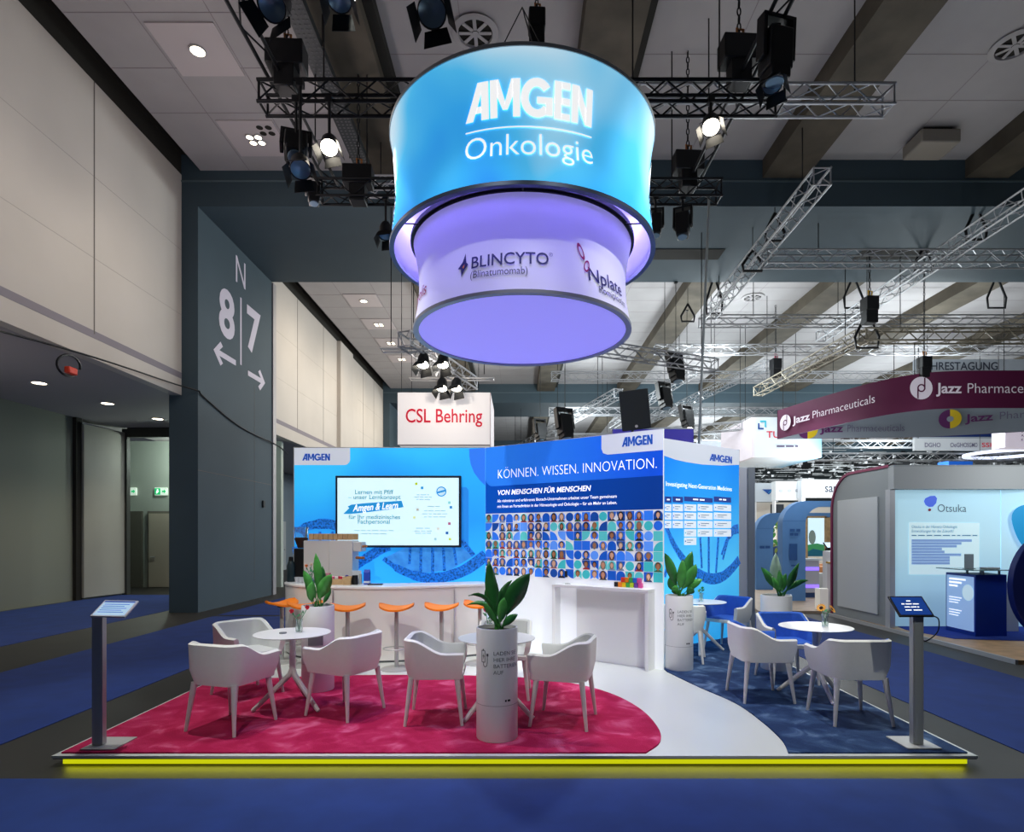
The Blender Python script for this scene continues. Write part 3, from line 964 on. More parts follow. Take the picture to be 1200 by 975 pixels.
for j in range(7):
    for i in range(22):
        u, v = (i + .5) * cell, ztop - (j + .5) * rh
        k = rnd.choice((0, 0, 0, 2, 2, 2, 3, 3, 1))
        t = rnd.choice(tiles)
        face = rnd.random() < .66
        tile(u, v, cell * .97, k, t, .003)
        if face:
            hs = rnd.uniform(1.1, 1.4) * cell
            hm, sk, cl = rnd.choice(hair), rnd.choice(skin), rnd.choice(suit)
            long_ = rnd.random() < .45
            b.flat([(u - .36 * hs, v - .5 * cell), (u + .36 * hs, v - .5 * cell), (u + .3 * hs, v - .32 * hs), (u + .12 * hs, v - .2 * hs), (u - .12 * hs, v - .2 * hs), (u - .3 * hs, v - .32 * hs)], mB, cl, .0042)
            b.flat(circ(u, v + .08 * hs, .22 * hs, 12, ry=(.32 if long_ else .27) * hs) if not long_ else circ(u, v + .0 * hs, .23 * hs, 12, ry=.36 * hs), mB, hm, .0048)
            b.flat(circ(u, v + .03 * hs, .155 * hs, 12, ry=.21 * hs), mB, sk, .0055)
            b.flat([(u - .06 * hs, v - .25 * hs), (u + .06 * hs, v - .25 * hs), (u + .06 * hs, v - .1 * hs), (u - .06 * hs, v - .1 * hs)], mB, sk, .0051)
b.build('portrait_mosaic', wb)

# right wall with the table print
mC, LC, uC, nC = wall_frame(C0 - (C1 - C0).normalized() * .35, C1)
PC0 = C0 - uC * .35
ZC = 3.25
wc = thing('display_wall', 'sky blue angled display wall with a table of white cards', 'display wall', (C0 + C1) / 2, atan2(uC.y, uC.x))
PRC = ramp_mat('azure_print', [(0, '#33AEF6'), (.4, '#55C6FB'), (.75, '#2E9DF0'), (1, '#1C86EA')], .5, .6, 2, 0, 3.2, .5, .8, .4)
b = MB(); slab(b, PC0, uC, nC, LC, .10, ZP, ZC, PRC); b.build('lightbox', wc)
b = MB(); slab(b, PC0 + uC * LC, uC, nC, .015, .11, ZP, ZC + .01, ALU); b.build('frame', wc)
def cc(cx, cy):
    px, py = 760 + .2256 * cx, 500 + .2256 * cy
    t, Y = ray_u(PC0, uC, px)
    return t, wz(py, Y)
b = MB()
pts = [(LC, ZC), (.02, ZC), (.02, cc(78, 150)[1]), cc(78, 150), cc(140, 172), (cc(200, 185)), cc(280, 197), cc(380, 202), (LC, cc(468, 198)[1])]
b.flat(pts, mC, PRTAB, .003)
wbC = b.build('white_band', wc)
b = MB()
p, p2 = cc(315, 158), cc(432, 158)
put_wordmark(b, mC, (p[0] + p2[0]) / 2, p[1], .115, p2[0] - p[0], LOGOB, .007)
b.build('lettering', wbC)
b = MB()
p, p2 = cc(90, 318), cc(432, 335)
b.text('Investigating Next-Generation Medicines', mC, p2[0], p2[1], .1, WPRINT, .005, align='RIGHT', w=.006, width=p2[0] - p[0])
b.build('lettering', wc)
b = MB()
for x0, x1 in ((84, 118), (124, 178), (184, 332), (338, 428)):
    (ua, va), (ub, vb) = cc(x0, 362), cc(x1, 395)
    b.flat([(ua, vb), (ub, vb), (ub, va), (ua, va)], mC, mat('table_head_print', '#1B3C96', .5, emit=.4), .004)
    bars(b, mC, ua + (ub - ua) * .3, ua + (ub - ua) * .7, (va + vb) / 2 - .012, .022, WPRINT, .006, 2, x0)
CARD = mat('card_print', '#E4EDF6', .5, emit=.6)
CTX = mat('card_text_print', '#7E8FA8', .5, emit=.2)
cols = (((84, 118), 3), ((124, 178), 3), ((184, 247), 5), ((254, 332), 4), ((338, 428), 4))
for (x0, x1), nrow in cols:
    for r in range(nrow):
        y0 = 402 + r * 43.5
        (ua, va), (ub, vb) = cc(x0, y0), cc(x1, y0 + 38)
        b.flat([(ua, vb), (ub, vb), (ub, va), (ua, va)], mC, CARD, .004)
        for kk in range(2):
            vv = va - (va - vb) * (.35 + .3 * kk)
            b.flat([(ua + (ub - ua) * .2, vv - .006), (ua + (ub - ua) * (.75 - .2 * kk), vv - .006), (ua + (ub - ua) * (.75 - .2 * kk), vv + .006), (ua + (ub - ua) * .2, vv + .006)], mC, CTX, .006)
        b.flat(circ(ua + (ub - ua) * .1, (va + vb) / 2, .014, 8), mC, tiles[(r + x0) % 5], .006)
b.build('card_table', wc)
b = MB()
for x0, y0, x1, y1, wd in ((268, 575, 276, 735, .05), (312, 572, 312, 762, .055), (362, 575, 350, 758, .055), (415, 575, 385, 690, .05)):
    band(b, mC, [cc(x0, y0), cc((x0 + x1) / 2, (y0 + y1) / 2), cc(x1, y1)], wd, HEL, .003)
band(b, mC, [cc(*p) for p in ((92, 520), (120, 590), (160, 660), (205, 715), (260, 765), (320, 790), (380, 780), (430, 740), (470, 690))], [.08, .1, .12, .14, .17, .18, .17, .16], HEL, .0035)
band(b, mC, [cc(*p) for p in ((466, 530), (438, 540), (415, 575), (395, 620), (378, 665))], [.16, .13, .08, .05], HEL, .0037)
band(b, mC, [cc(*p) for p in ((82, 780), (95, 740), (120, 700))], .07, HEL, .0037)
b.build('helix_print', wc)
# purple and white pieces behind the walls
pb = thing('tower_panel', 'purple panel rising behind the portrait wall and the loudspeaker', 'panel', (2.25, 10.95, 0))
MB().bb(1.72, 3.19, 10.9, 11.0, 0, 3.73, mat('purple_print', '#4B3FA6', .6, emit=.18)).build('panel', pb)
MB().bb(1.70, 3.21, 10.88, 11.02, 3.73, 3.75, ALU).build('frame', pb)
pb = thing('partition_wall', 'narrow white and grey panel standing behind the right display wall', 'panel', (3.98, 10.4, 0))
MB().bb(3.78, 4.0, 10.45, 10.52, .08, 2.98, mat('white_side', '#D6DAE6', .6)).build('white_face', pb)
MB().bb(4.0, 4.12, 10.42, 10.56, .08, 2.98, mat('grey_post', '#8E949C', .5)).build('grey_post', pb)
# ---------------------------------------------------------------- bar counter, portrait-wall counter
def counter_outline():
    front = catmull([(-3.50, 9.05, 0), (-3.42, 8.72, 0), (-3.1, 8.36, 0), (-2.6, 8.13, 0), (-1.87, 8.02, 0), (-1.2, 8.2, 0), (-.62, 8.47, 0), (-.46, 8.66, 0), (-.46, 8.84, 0)], 6)
    back = catmull([(-.62, 8.98, 0), (-1.2, 8.78, 0), (-1.9, 8.62, 0), (-2.5, 8.72, 0), (-2.9, 8.9, 0), (-3.2, 9.16, 0), (-3.42, 9.18, 0)], 5)
    return [(p.x, p.y) for p in front + back]
co = counter_outline()
bar = thing('bar_counter', 'long white curved bar counter in front of the screen wall', 'counter', (-2, 8.6, ZP))
MB().prism(co, lambda u, v, w: Vector((u, v, 1.07 + w)), mat('white_top', '#F0F0F2', .25), .035).build('worktop', bar, bevel=.006)
cx_, cy_ = -2.0, 8.6
ins = [(u + (cx_ - u) * .012, v + (cy_ - v) * .02) for u, v in co]
MB().prism(ins, lambda u, v, w: Vector((u, v, ZP + .03 + w)), mat('bar_front', '#E4E1DF', .4), .96).build('body', bar)
ins = [(u + (cx_ - u) * .03, v + (cy_ - v) * .06) for u, v in co]
MB().prism(ins, lambda u, v, w: Vector((u, v, ZP + w)), mat('grey_plinth', '#6E7076', .5), .04).build('plinth', bar)
j = MB()
for x in (-2.52, -.9):
    yy = min(v for u, v in ins if abs(u - x) < .3)
    y0 = [v for u, v in ins[:48]]
    best = min(ins[:48], key=lambda q: abs(q[0] - x))
    j.bb(x - .004, x + .004, best[1] - .06, best[1] + .04, ZP + .05, 1.05, mat('seam_grey', '#A9A6AA', .6))
j.build('seam', bar)
# counter below the portraits: top slab, two sides, recessed front
ct = thing('portrait_counter', 'white box counter with recessed front below the portrait mosaic', 'counter', (1.1, 8.0, ZP), atan2(uB.y, uB.x))
S0, S1 = Vector((.46, 8.4, 0)), Vector((1.63, 7.52, 0))
us = (S1 - S0).normalized(); ns = us.cross(VZ)
if ns.y > 0: ns = -ns
Ls = (S1 - S0).length
dep = .32
def sbox(mb, u0, u1, d0, d1, z0, z1, m):
    c = S0 + us * (u0 + u1) / 2 - ns * (d0 + d1) / 2
    mb.box((c.x, c.y, (z0 + z1) / 2), (u1 - u0, d1 - d0, z1 - z0), m, rz=atan2(us.y, us.x))
b = MB(); sbox(b, 0, Ls, 0, dep, 1.07, 1.11, WHITE); b.build('top', ct, bevel=.004)
for u0 in (0, Ls - .05):
    b = MB(); sbox(b, u0, u0 + .05, 0.003, dep, ZP, 1.069, WHITE); b.build('side_panel', ct, bevel=.004)
b = MB(); sbox(b, .051, Ls - .051, .16, .18, ZP + .002, 1.068, WHITE); b.build('front_panel', ct)
def spt(u, d, z):
    c = S0 + us * u - ns * d
    return Vector((c.x, c.y, z))
e = thing('tablet_holder', 'small steel tablet holder on the left end of the portrait counter', 'tablet holder', spt(.17, .17, 1.11))
b = MB().lathe([(.001, 0), (.05, 0), (.05, .01), (.012, .014), (.012, .12)], spt(.17, .17, 1.11), STEEL, 14); b.build('stand', e)
b = MB().box(spt(.17, .17, 1.25), (.11, .012, .09), BLACKP, rz=.4, M=None); b.build('screen', e, bevel=.004)
MB().tube([spt(.12, .2, 1.23), spt(.02, .2, 1.22), spt(-.1, .2, 1.225)], .006, STEEL, 6).build('arm', e)
cols = ['#E23B2E', '#F28A1E', '#F5C518', '#3FA34D', '#2C6FD6', '#6A3FA0', '#E255A0', '#1A1A1E', '#B8D433', '#12A3A8']
wordc = ['red', 'orange', 'yellow', 'green', 'blue', 'purple', 'pink', 'black', 'lime', 'turquoise']
k = 0
for r, n in ((0, 7), (1, 5)):
    for i in range(n):
        c = (k * 3 + r) % 10 if r else (7, 1, 2, 3, 8, 5, 6)[i]
        if r: c = (0, 1, 3, 4, 6)[i]
        p = spt(.93 + i * .058 + r * .10, .17, 1.11 + r * .066)
        b = MB().box(p + Vector((0, 0, .0325)), (.052, .05, .064), mat('toy_' + wordc[c], cols[c], .4), rz=atan2(us.y, us.x))
        lab = 'small %s block in the %s row of the colourful stack on the portrait counter' % (wordc[c], ('lower', 'upper')[r])
        o = one(b, 'colour_block', lab, 'block', 'colourful blocks on the portrait counter', bevel=.005)
        k += 1

# ---------------------------------------------------------------- bar stools
def make_stool(label):
    t = thing('bar_stool', label, 'bar stool', (0, 0, 0), 0, 'orange bar stools')
    MB().lathe([(.001, 0), (.20, 0), (.20, .008), (.19, .014), (.05, .022), (.03, .03), (.001, .03)], (0, 0, 0), STEEL, 32).build('base', t)
    MB().cyl((0, 0, .02), (0, 0, .755), .027, STEEL, n=16).build('post', t)
    ring = [Vector((.15 * cos(a), -.02 + .13 * sin(a) - .06, .28)) for a in [2 * pi * i / 24 for i in range(25)]]
    MB().tube(ring, .008, STEEL, 6).cyl((0, 0, .28), (0, -.02, .28), .03, STEEL).build('footrest', t)
    # saddle seat turned up at both ends
    b = MB()
    nx, ny = 18, 8
    top, bot = [], []
    for i in range(nx + 1):
        s = -1 + 2 * i / nx
        x = .225 * s
        hw = .155 * (max(0.0, 1 - abs(s) ** 2.6)) ** .5 + .012
        zc = .775 + .055 * abs(s) ** 2.2 
        for jx in range(ny + 1):
            r = -1 + 2 * jx / ny
            y = hw * r
            top.append((x, y, zc + .022 * r * r * (.4 if r > 0 else -.5) + .012))
            bot.append((x, y, zc + .022 * r * r * (.4 if r > 0 else -.5) - .012))
    n = len(top)
    fs = []
    for i in range(nx):
        for jx in range(ny):
            a = i * (ny + 1) + jx
            fs.append((a, a + ny + 1, a + ny + 2, a + 1))
            fs.append((n + a, n + a + 1, n + a + ny + 2, n + a + ny + 1))
    edge = [i * (ny + 1) for i in range(nx + 1)] + [nx * (ny + 1) + jx for jx in range(1, ny + 1)] + [i * (ny + 1) + ny for i in range(nx - 1, -1, -1)] + [jx for jx in range(ny - 1, 0, -1)]
    for i in range(len(edge)):
        a, c = edge[i], edge[(i + 1) % len(edge)]
        fs.append((a, c, n + c, n + a))
    b.raw(top + bot, fs, ORANGE)
    b.build('seat', t, smooth=60)
    MB().lathe([(.001, .74), (.06, .745), (.075, .768), (.001, .768)], (0, 0, 0), BLACKP, 16).build('seat_plate', t)
    return t
spots = [(-3.22, 8.12, 1.05, 'orange bar stool at the left end of the bar, seen nearly edge-on'),
         (-2.82, 7.88, .5, 'orange bar stool half hidden behind the potted plant by the bar'),
         (-2.2, 7.68, .12, 'orange bar stool just right of the potted plant'),
         (-1.57, 7.67, .0, 'orange bar stool with its round base fully in view, below the screen'),
         (-1.0, 7.74, -.1, 'orange bar stool second from the right end of the bar'),
         (-.52, 8.0, -.25, 'orange bar stool at the right end of the bar, partly behind a plant')]
s0 = None
for x, y, rz, lab in spots:
    if s0 is None:
        s0 = make_stool(lab)
        s0.location = (x, y, ZP); s0.rotation_euler = (0, 0, rz)
    else:
        dup(s0, (x, y, ZP), rz, lab)

# ---------------------------------------------------------------- armchairs
def make_chair(label, lining, group):
    t = thing('armchair', label, 'armchair', (0, 0, 0), 0, group)
    W, FY, BY, R = .285, .27, -.275, .13
    path = []
    for i in range(9): path.append((W, FY - (FY - (BY + R)) * i / 8))
    for i in range(1, 9): path.append((W - R + R * cos(pi / 2 * i / 8), BY + R - R * sin(pi / 2 * i / 8)))
    for i in range(1, 9): path.append((W - R - (2 * (W - R)) * i / 9, BY))
    path.append((-(W - R), BY))
    for i in range(1, 9): path.append((-(W - R) - R * sin(pi / 2 * i / 8), BY + R - R * cos(pi / 2 * i / 8)))
    for i in range(1, 9): path.append((-W, BY + R + (FY - (BY + R)) * i / 8))
    def hgt(y):
        s = min(1, max(0, (.10 - y) / .30))
        s = s * s * (3 - 2 * s)
        return .645 + .125 * s + (.02 * (y - .0) if y > 0 else 0)
    th = .045
    N = len(path)
    outer_b, outer_t, mid, inner_t, inner_b = [], [], [], [], []
    for i, (x, y) in enumerate(path):
        a = path[max(i - 1, 0)]; c = path[min(i + 1, N - 1)]
        d = Vector((c[0] - a[0], c[1] - a[1], 0)).normalized()
        nn = Vector((d.y, -d.x, 0))
        if nn.dot(Vector((x, y, 0))) < 0: nn = -nn
        h = hgt(y)
        p = Vector((x, y, 0))
        pin = Vector((x * .86, y * .88, 0))
        outer_b.append(Vector((pin.x, pin.y, .41)))
        mid.append(p * .985 + Vector((0, 0, .53)))
        outer_t.append(p + Vector((0, 0, h - .012)) + nn * .004)
        inner_t.append(p - nn * th + Vector((0, 0, h - .012)))
        inner_b.append(pin - nn * th * .8 + Vector((0, 0, .43)))
    crown = [(a + c) / 2 + Vector((0, 0, .016)) for a, c in zip(outer_t, inner_t)]
    def strip(rows, m):
        vs = [v for r in rows for v in r]
        fs = []
        for k in range(len(rows) - 1):
            for i in range(N - 1):
                fs.append((k * N + i, k * N + i + 1, (k + 1) * N + i + 1, (k + 1) * N + i))
        b = MB(); b.raw(vs, fs, m)
        return b
    b = strip([outer_b, mid, outer_t, crown], FAB)
    for k in (0, N - 1):
        b.poly([outer_b[k], mid[k], outer_t[k], crown[k], inner_t[k], inner_b[k]], FAB)
    b.poly([p.copy() for p in outer_b], FAB)
    sh = b.build('shell', t, smooth=50)
    strip([crown, inner_t, inner_b], lining).build('lining', sh, smooth=50)
    sp = [(x * .80, y * .80 + (.03 if y > 0 else 0)) for x, y in path]
    MB().prism(sp, lambda u, v, w: Vector((u, v, .43 + w)), lining, .045).build('seat', t, bevel=.012, seg=2)
    fr = [(.245, .238), (.245, .262), (-.245, .262), (-.245, .238)]
    MB().prism(fr, lambda u, v, w: Vector((u, v, .412 + w)), FAB, .05).build('front_rail', t, bevel=.01)
    for sx in (-1, 1):
        for sy in (1, -1):
            MB().cyl((sx * .215, sy * .205 , .42), (sx * .262, sy * .255, 0), .027, LEG, .014, 10).build('leg', t)
    return t
GR = 'white armchairs with grey lining'
BL = 'white armchairs with blue lining'
def place(proto, first, x, y, fx, fy, lab):
    rz = atan2(-fx, fy)
    if first:
        proto.location = (x, y, ZR); proto.rotation_euler = (0, 0, rz)
        proto['label'] = lab
    else:
        dup(proto, (x, y, ZR), rz, lab)
g = make_chair('x', FABIN, GR)
place(g, True, -2.93, 6.45, .8, -.6, 'pale grey armchair behind the left table, open towards the red flowers')
place(g, False, -2.575, 5.365, .16, .5, 'pale grey armchair with its back to us, next to the left tablet stand')
place(g, False, -1.675, 5.78, -.46, .22, 'pale grey armchair right of the left table, turned towards the red flowers')
place(g, False, -.77, 5.6, 1, .03, 'pale grey armchair left of the tall front planter')
place(g, False, .415, 5.51, -.49, .14, 'pale grey armchair right of the tall front planter')
place(g, False, -.15, 6.42, -.05, -1, 'pale grey armchair facing us behind the middle table and front planter')
bl = make_chair('x', FABBL, BL)
place(bl, True, 2.54, 6.31, 1, 0, 'white armchair in profile on the navy carpet, left of the sunflower table')
place(bl, False, 3.08, 5.58, 0, 1, 'white armchair with its back to us, next to the right tablet stand')
place(bl, False, 3.15, 7.04, .0, -1, 'white armchair with a deep blue lining facing us behind the sunflower table')
place(bl, False, 2.27, 8.22, .35, 1, 'white armchair seen from behind, right beside the planter at the wall corner')
place(bl, False, 3.16, 9.0, -.75, -.66, 'white armchair with a bright blue lining in front of the card table wall')

# ---------------------------------------------------------------- round tables
def make_table(label):
    t = thing('round_table', label, 'table', (0, 0, 0), 0, 'round white bistro tables')
    MB().lathe([(.001, .722), (.345, .722), (.362, .728)], (0, 0, 0), mat('dark_table_edge', '#3B3F45', .5), 48).lathe([(.362, .728), (.365, .733), (.363, .736), (.001, .736)], (0, 0, 0), WHITE, 48).build('tabletop', t)
    MB().cyl((0, 0, .34), (0, 0, .72), .03, LEG, n=16).lathe([(.001, .70), (.09, .705), (.09, .72), (.001, .722)], (0, 0, 0), LEG, 16).build('column', t)
    for i in range(3):
        a = pi / 2 + 2 * pi * i / 3
        d = Vector((cos(a), sin(a), 0))
        MB().tube([Vector((0, 0, .37)) + d * .01, Vector((0, 0, .32)) + d * .03, d * .34 + Vector((0, 0, .035)), d * .372 + Vector((0, 0, .012))], .022, LEG, 8, rs=[.028, .028, .022, .018]).build('leg', t)
    return t
TB = [(-2.25, 5.94, 0, 'round white table with two red flowers in a small vase'),
      (-.21, 5.67, .15, 'round white table behind the tall front planter'),
      (3.157, 6.36, pi, 'round white table with sunflowers in a glass'),
      (2.66, 8.75, pi * .9, 'round white table near the right display wall, partly behind a planter')]
t0 = make_table(TB[0][3])
t0.location = (TB[0][0], TB[0][1], ZR)
for x, y, rz, lab in TB[1:]:
    dup(t0, (x, y, ZR), rz, lab)
ZTB = ZR + .736
MB_ = MB
one(MB().lathe([(.001, 0), (.035, 0), (.035, .012), (.001, .012)], (-2.33, 5.9, ZTB), mat('dark_coaster', '#7A7E86', .5), 16), 'coaster', 'small flat grey disc on the table with the red flowers', 'coaster')

def vase(loc, label, flower_kind, flowers, glass=GLASS, h=.13, r=.035):
    v = thing('flower_vase', label, 'vase', loc, 0, 'small flower vases')
    c = Vector(loc)
    MB().lathe([(.001, .004), (r * .9, .004), (r, h * .35), (r * .8, h * .7), (r * 1.1, h), (r * 1.04, h), (r * .72, h * .7), (r * .92, h * .35), (r * .8, .012), (.001, .012)], c, glass, 18).build('glass', v)
    stem = mat('stem_green', '#3F8F5E', .5)
    for n, (dx, dy, dz, col) in enumerate(flowers):
        f = c + Vector((dx, dy, dz))
        o = MB().tube([c + Vector((0, 0, .015)), c + Vector((dx * .25, dy * .25, h)), f], .004, stem, 6)
        ang = n * 2.0
        for k in range(2):
            q = c + Vector((dx * (.4 + .2 * k), dy * (.4 + .2 * k), h + (dz - h) * (.35 + .2 * k)))
            e = q + Vector((cos(ang + k * 2.5) * .05, sin(ang + k * 2.5) * .03, .03))
            o.poly([q, (q + e) / 2 + Vector((0, .01, .012)), e, (q + e) / 2 + Vector((0, -.01, -.012))], stem)
        st_ = o.build('stem', v)
        if flower_kind == 'carnation':
            b = MB()
            for k in range(14):
                a, ph = k * 2.4, .3 + 1.2 * (k / 14)
                d = Vector((cos(a) * sin(ph), sin(a) * sin(ph), cos(ph)))
                s = Vector((-sin(a), cos(a), 0)) * .014
                b.poly([f, f + d * .022 + s, f + d * .034 + Vector((0, 0, .003)), f + d * .022 - s], mat('petal_' + col[1:], col, .6, var=.25, scale=60))
            b.ball(f + Vector((0, 0, .004)), .017, mat('petal_' + col[1:], col), 8, 6)
            b.build('blossom', st_)
        else:
            N = Vector((dx * .8, -.05, .05)).normalized()
            Q = N.to_track_quat('Z', 'Y').to_matrix()
            b = MB()
            for k in range(14):
                a = 2 * pi * k / 14
                d = Q @ Vector((cos(a), sin(a), .15)); s = Q @ Vector((-sin(a), cos(a), 0)) * .009
                b.poly([f + d * .016, f + d * .035 + s, f + d * .052, f + d * .035 - s], mat('sunflower_petal', '#F2A413', .6))
            b.lathe([(.001, .008), (.014, .006), (.021, 0)], f, mat('sunflower_disc', '#3B1F10', .9), 12, axis=N)
            b.build('blossom', st_)
    return v
vase((-2.2, 5.98, ZTB), 'small glass vase with two red carnations on the left table', 'carnation', [(-.075, 0, .20, '#E0284A'), (.075, .02, .235, '#DB2440')])
vase((-.29, 5.72, ZTB), 'small vase with a pink flower behind the front planter leaves', 'carnation', [(-.03, 0, .25, '#E0468A'), (.04, .03, .16, '#D83A6A')])
vase((3.26, 6.36, ZTB), 'small glass vase with two sunflowers on the right table', 'sunflower', [(-.055, -.03, .20, ''), (.062, -.02, .185, '')])
vase((2.66, 8.72, ZTB), 'small vase with greenery on the table at the card table wall', 'carnation', [(.02, 0, .19, '#46B07A'), (-.03, 0, .15, '#7FC08A')])

# ---------------------------------------------------------------- planters with plants
def leaf(mb, base, tip, wid, bow, m, side=None, fold=.25, n=9):
    base, tip = Vector(base), Vector(tip)
    d = tip - base
    mid = base + d * .5 + Vector(bow)
    hd = Vector((d.x, d.y, 0))
    if side is None:
        side = Vector((1, 0, 0))
    side = Vector(side).normalized()
    L, C, Rr = [], [], []
    for i in range(n + 1):
        t = i / n
        p = base * (1 - t) ** 2 + mid * 2 * t * (1 - t) + tip * t * t
        tg = ((mid - base) * (1 - t) + (tip - mid) * t).normalized()
        s = (side - tg * side.dot(tg)).normalized()
        nn = tg.cross(s)
        k = max(0, (t - .26) / .74)
        wv = wid / 2 * (sin(pi * min(1, k) ** .8) ** .75 if 0 < k < 1 else 0) + .006 * (1 - t)
        wave = .006 * sin(t * 14)
        L.append(p - s * wv + nn * (fold * wv + wave)); C.append(p); Rr.append(p + s * wv + nn * (fold * wv - wave))
    n0 = len(mb.v)
    vs = L + C + Rr
    fs = []
    q = n + 1
    for i in range(n):
        fs.append((i, i + 1, q + i + 1, q + i)); fs.append((q + i, q + i + 1, 2 * q + i + 1, 2 * q + i))
    mb.raw(vs, fs, m)
rl = random.Random(5)
def planter(x, y, r, h, label, leaves, base_px, Y, text=True, slot=False, mark=True):
    t = thing('potted_plant', label, 'potted plant', (x, y, ZR if y < 7.6 or x > 1.8 else ZP))
    z0 = t.location.z
    c = Vector((x, y, z0))
    zt = h
    MB().lathe([(.001, .0), (r - .004, .0), (r, .008), (r, zt - .012), (r - .004, zt), (r - .014, zt), (r - .016, zt - .05), (.001, zt - .05)], c, WHITE, 48).build('pot', t)
    pot = kids(t)[0]
    MB().lathe([(.001, zt - .03), (r - .02, zt - .035)], c, SOIL, 24).build('soil', pot)
    MB().lathe([(r + .0008, .30), (r + .0012, .30), (r + .0012, .304), (r + .0008, .304)], c, mat('seam_grey2', '#A9A9AC', .6), 48).build('seam', pot)
    th0 = atan2(-y, -x)                    # towards the visitor side of the stand
    def cm(u, v, w=0.0):
        a = -pi / 2 + u / r
        return c + Vector((cos(a) * (r + w), sin(a) * (r + w), v))
    if text:
        off = .0 - x / y * r * .8
        b = MB()
        for i, s in enumerate(('LADEN SIE', 'HIER IHRE', 'BATTERIEN', 'AUF')):
            b.text(s, cm, off - .03, zt - .21 - i * .052, .046, PRINTG, -.004, align='LEFT', w=.0015, cut=.02)
        # battery and plug pictogram
        u0, v0 = off - .115, zt - .22
        def ring(pts, wd):
            for i in range(len(pts)):
                a, d = Vector((*pts[i], 0)), Vector((*pts[(i + 1) % len(pts)], 0))
                e = (d - a)
                if e.length < 1e-6: continue
                e = e.normalized(); nn = Vector((-e.y, e.x, 0)) * wd / 2
                b.flat([((a - nn).x, (a - nn).y), ((d - nn).x, (d - nn).y), ((d + nn).x, (d + nn).y), ((a + nn).x, (a + nn).y)], cm, PRINTG, .0016)
        ring([(u0 - .022, v0 - .05), (u0 + .012, v0 - .05), (u0 + .012, v0 + .045), (u0 - .022, v0 + .045)], .006)
        b.flat([(u0 - .012, v0 + .047), (u0 + .002, v0 + .047), (u0 + .002, v0 + .058), (u0 - .012, v0 + .058)], cm, PRINTG, .0016)
        b.flat([(u0 - .002, v0 + .025), (u0 - .014, v0 - .004), (u0 - .004, v0 - .004), (u0 - .008, v0 - .03), (u0 + .006, v0 + .004), (u0 - .004, v0 + .004)], cm, PRINTG, .0016)
        pl = [(u0 - .004, v0 - .05), (u0 - .004, v0 - .075), (u0 + .01, v0 - .088), (u0 + .028, v0 - .08), (u0 + .034, v0 - .05), (u0 + .034, v0 - .0)]
        for i in range(len(pl) - 1): ring([pl[i], pl[i + 1]], .006)
        b.flat([(u0 + .026, v0), (u0 + .044, v0), (u0 + .044, v0 + .022), (u0 + .026, v0 + .022)], cm, PRINTG, .0016)
        b.build('lettering', pot)
    if mark:
        MB().flat([(.07 - x / y * r * .5, .335), (.12 - x / y * r * .5, .335), (.12 - x / y * r * .5, .352), (.07 - x / y * r * .5, .352)], cm, mat('small_black_mark', '#24262B', .5), .0015).build('maker_mark', pot)
    if slot:
        b = MB()
        for i in range(10):
            u = -.05 + .16 * i / 9
            uu = -.05 + .16 * (i + 1) / 9
            if i < 9: b.flat([(u, zt - .42), (uu, zt - .42), (uu, zt - .25), (u, zt - .25)], cm, mat('slot_grey', '#8A8D92', .5), .002)
        b.build('charging_slot', pot)
    base = at(base_px[0], base_px[1], Y)
    base.z = z0 + zt - .035
    for i, (px, py, dy, wd, bow, kind) in enumerate(leaves):
        tip = at(px, py, Y + dy)
        b = MB()
        m = {'d': LEAFD, 'g': LEAF, 'l': LEAFL}[kind]
        bs = base + Vector((rl.uniform(-.03, .03), rl.uniform(-.03, .03), 0))
        d = tip - bs
        side = Vector((d.z, rl.uniform(-.35, .35) * d.length, -d.x))
        if abs(side.length) < .05: side = Vector((1, 0, 0))
        leaf(b, bs, tip, wd, bow, m, side, .22)
        b.cyl(bs - Vector((0, 0, .03)), bs + Vector((d.x * .1, d.y * .1, abs(d.z) * .12 + .03)), .007, m, n=6)
        o = b.build('leaf', t, smooth=80)
        sd = o.modifiers.new('thickness', 'SOLIDIFY'); sd.thickness = .003
        if kind == 'l': o['label'] = 'pale mottled leaf'
    return t
A = lambda *a: a
planter(-.185, 5.07, .175, .93, 'tall white planter with a leafy plant in the middle of the front edge', [
    (573, 657, -.05, .10, (-.03, -.02, .05), 'd'), (621, 672, -.1, .16, (-.02, -.06, .09), 'd'), (600, 680, .12, .06, (-.05, .05, .12), 'd'),
    (549, 698, -.1, .035, (.06, -.05, .22), 'd'), (547, 709, .05, .04, (.10, .0, .20), 'g'), (607, 720, -.15, .06, (-.0, -.08, .05), 'd'),
    (569, 690, .15, .07, (-.02, .08, .05), 'd'), (577, 672, .18, .09, (0, .08, .02), 'd'), (591, 700, -.16, .08, (0, -.08, .05), 'g'), (566, 706, -.1, .05, (-.02, -.05, .06), 'g')], (584, 735), 5.07)
planter(-2.23, 6.63, .175, .93, 'white planter with a charging slot and leafy plant between the left table and the bar', [
    (370, 648, -.05, .10, (.0, -.02, .05), 'g'), (356, 668, -.1, .09, (-.01, -.06, .06), 'g'), (389, 673, -.1, .13, (-.01, -.06, .06), 'g'),
    (388, 689, .08, .05, (-.0, .04, .02), 'd'), (360, 673, .12, .12, (-.06, .06, .03), 'd'), (378, 663, .1, .09, (.02, .06, .03), 'd'), (366, 682, -.12, .09, (-.06, -.06, .02), 'g')], (372.5, 709), 6.63, text=False, slot=True, mark=False)
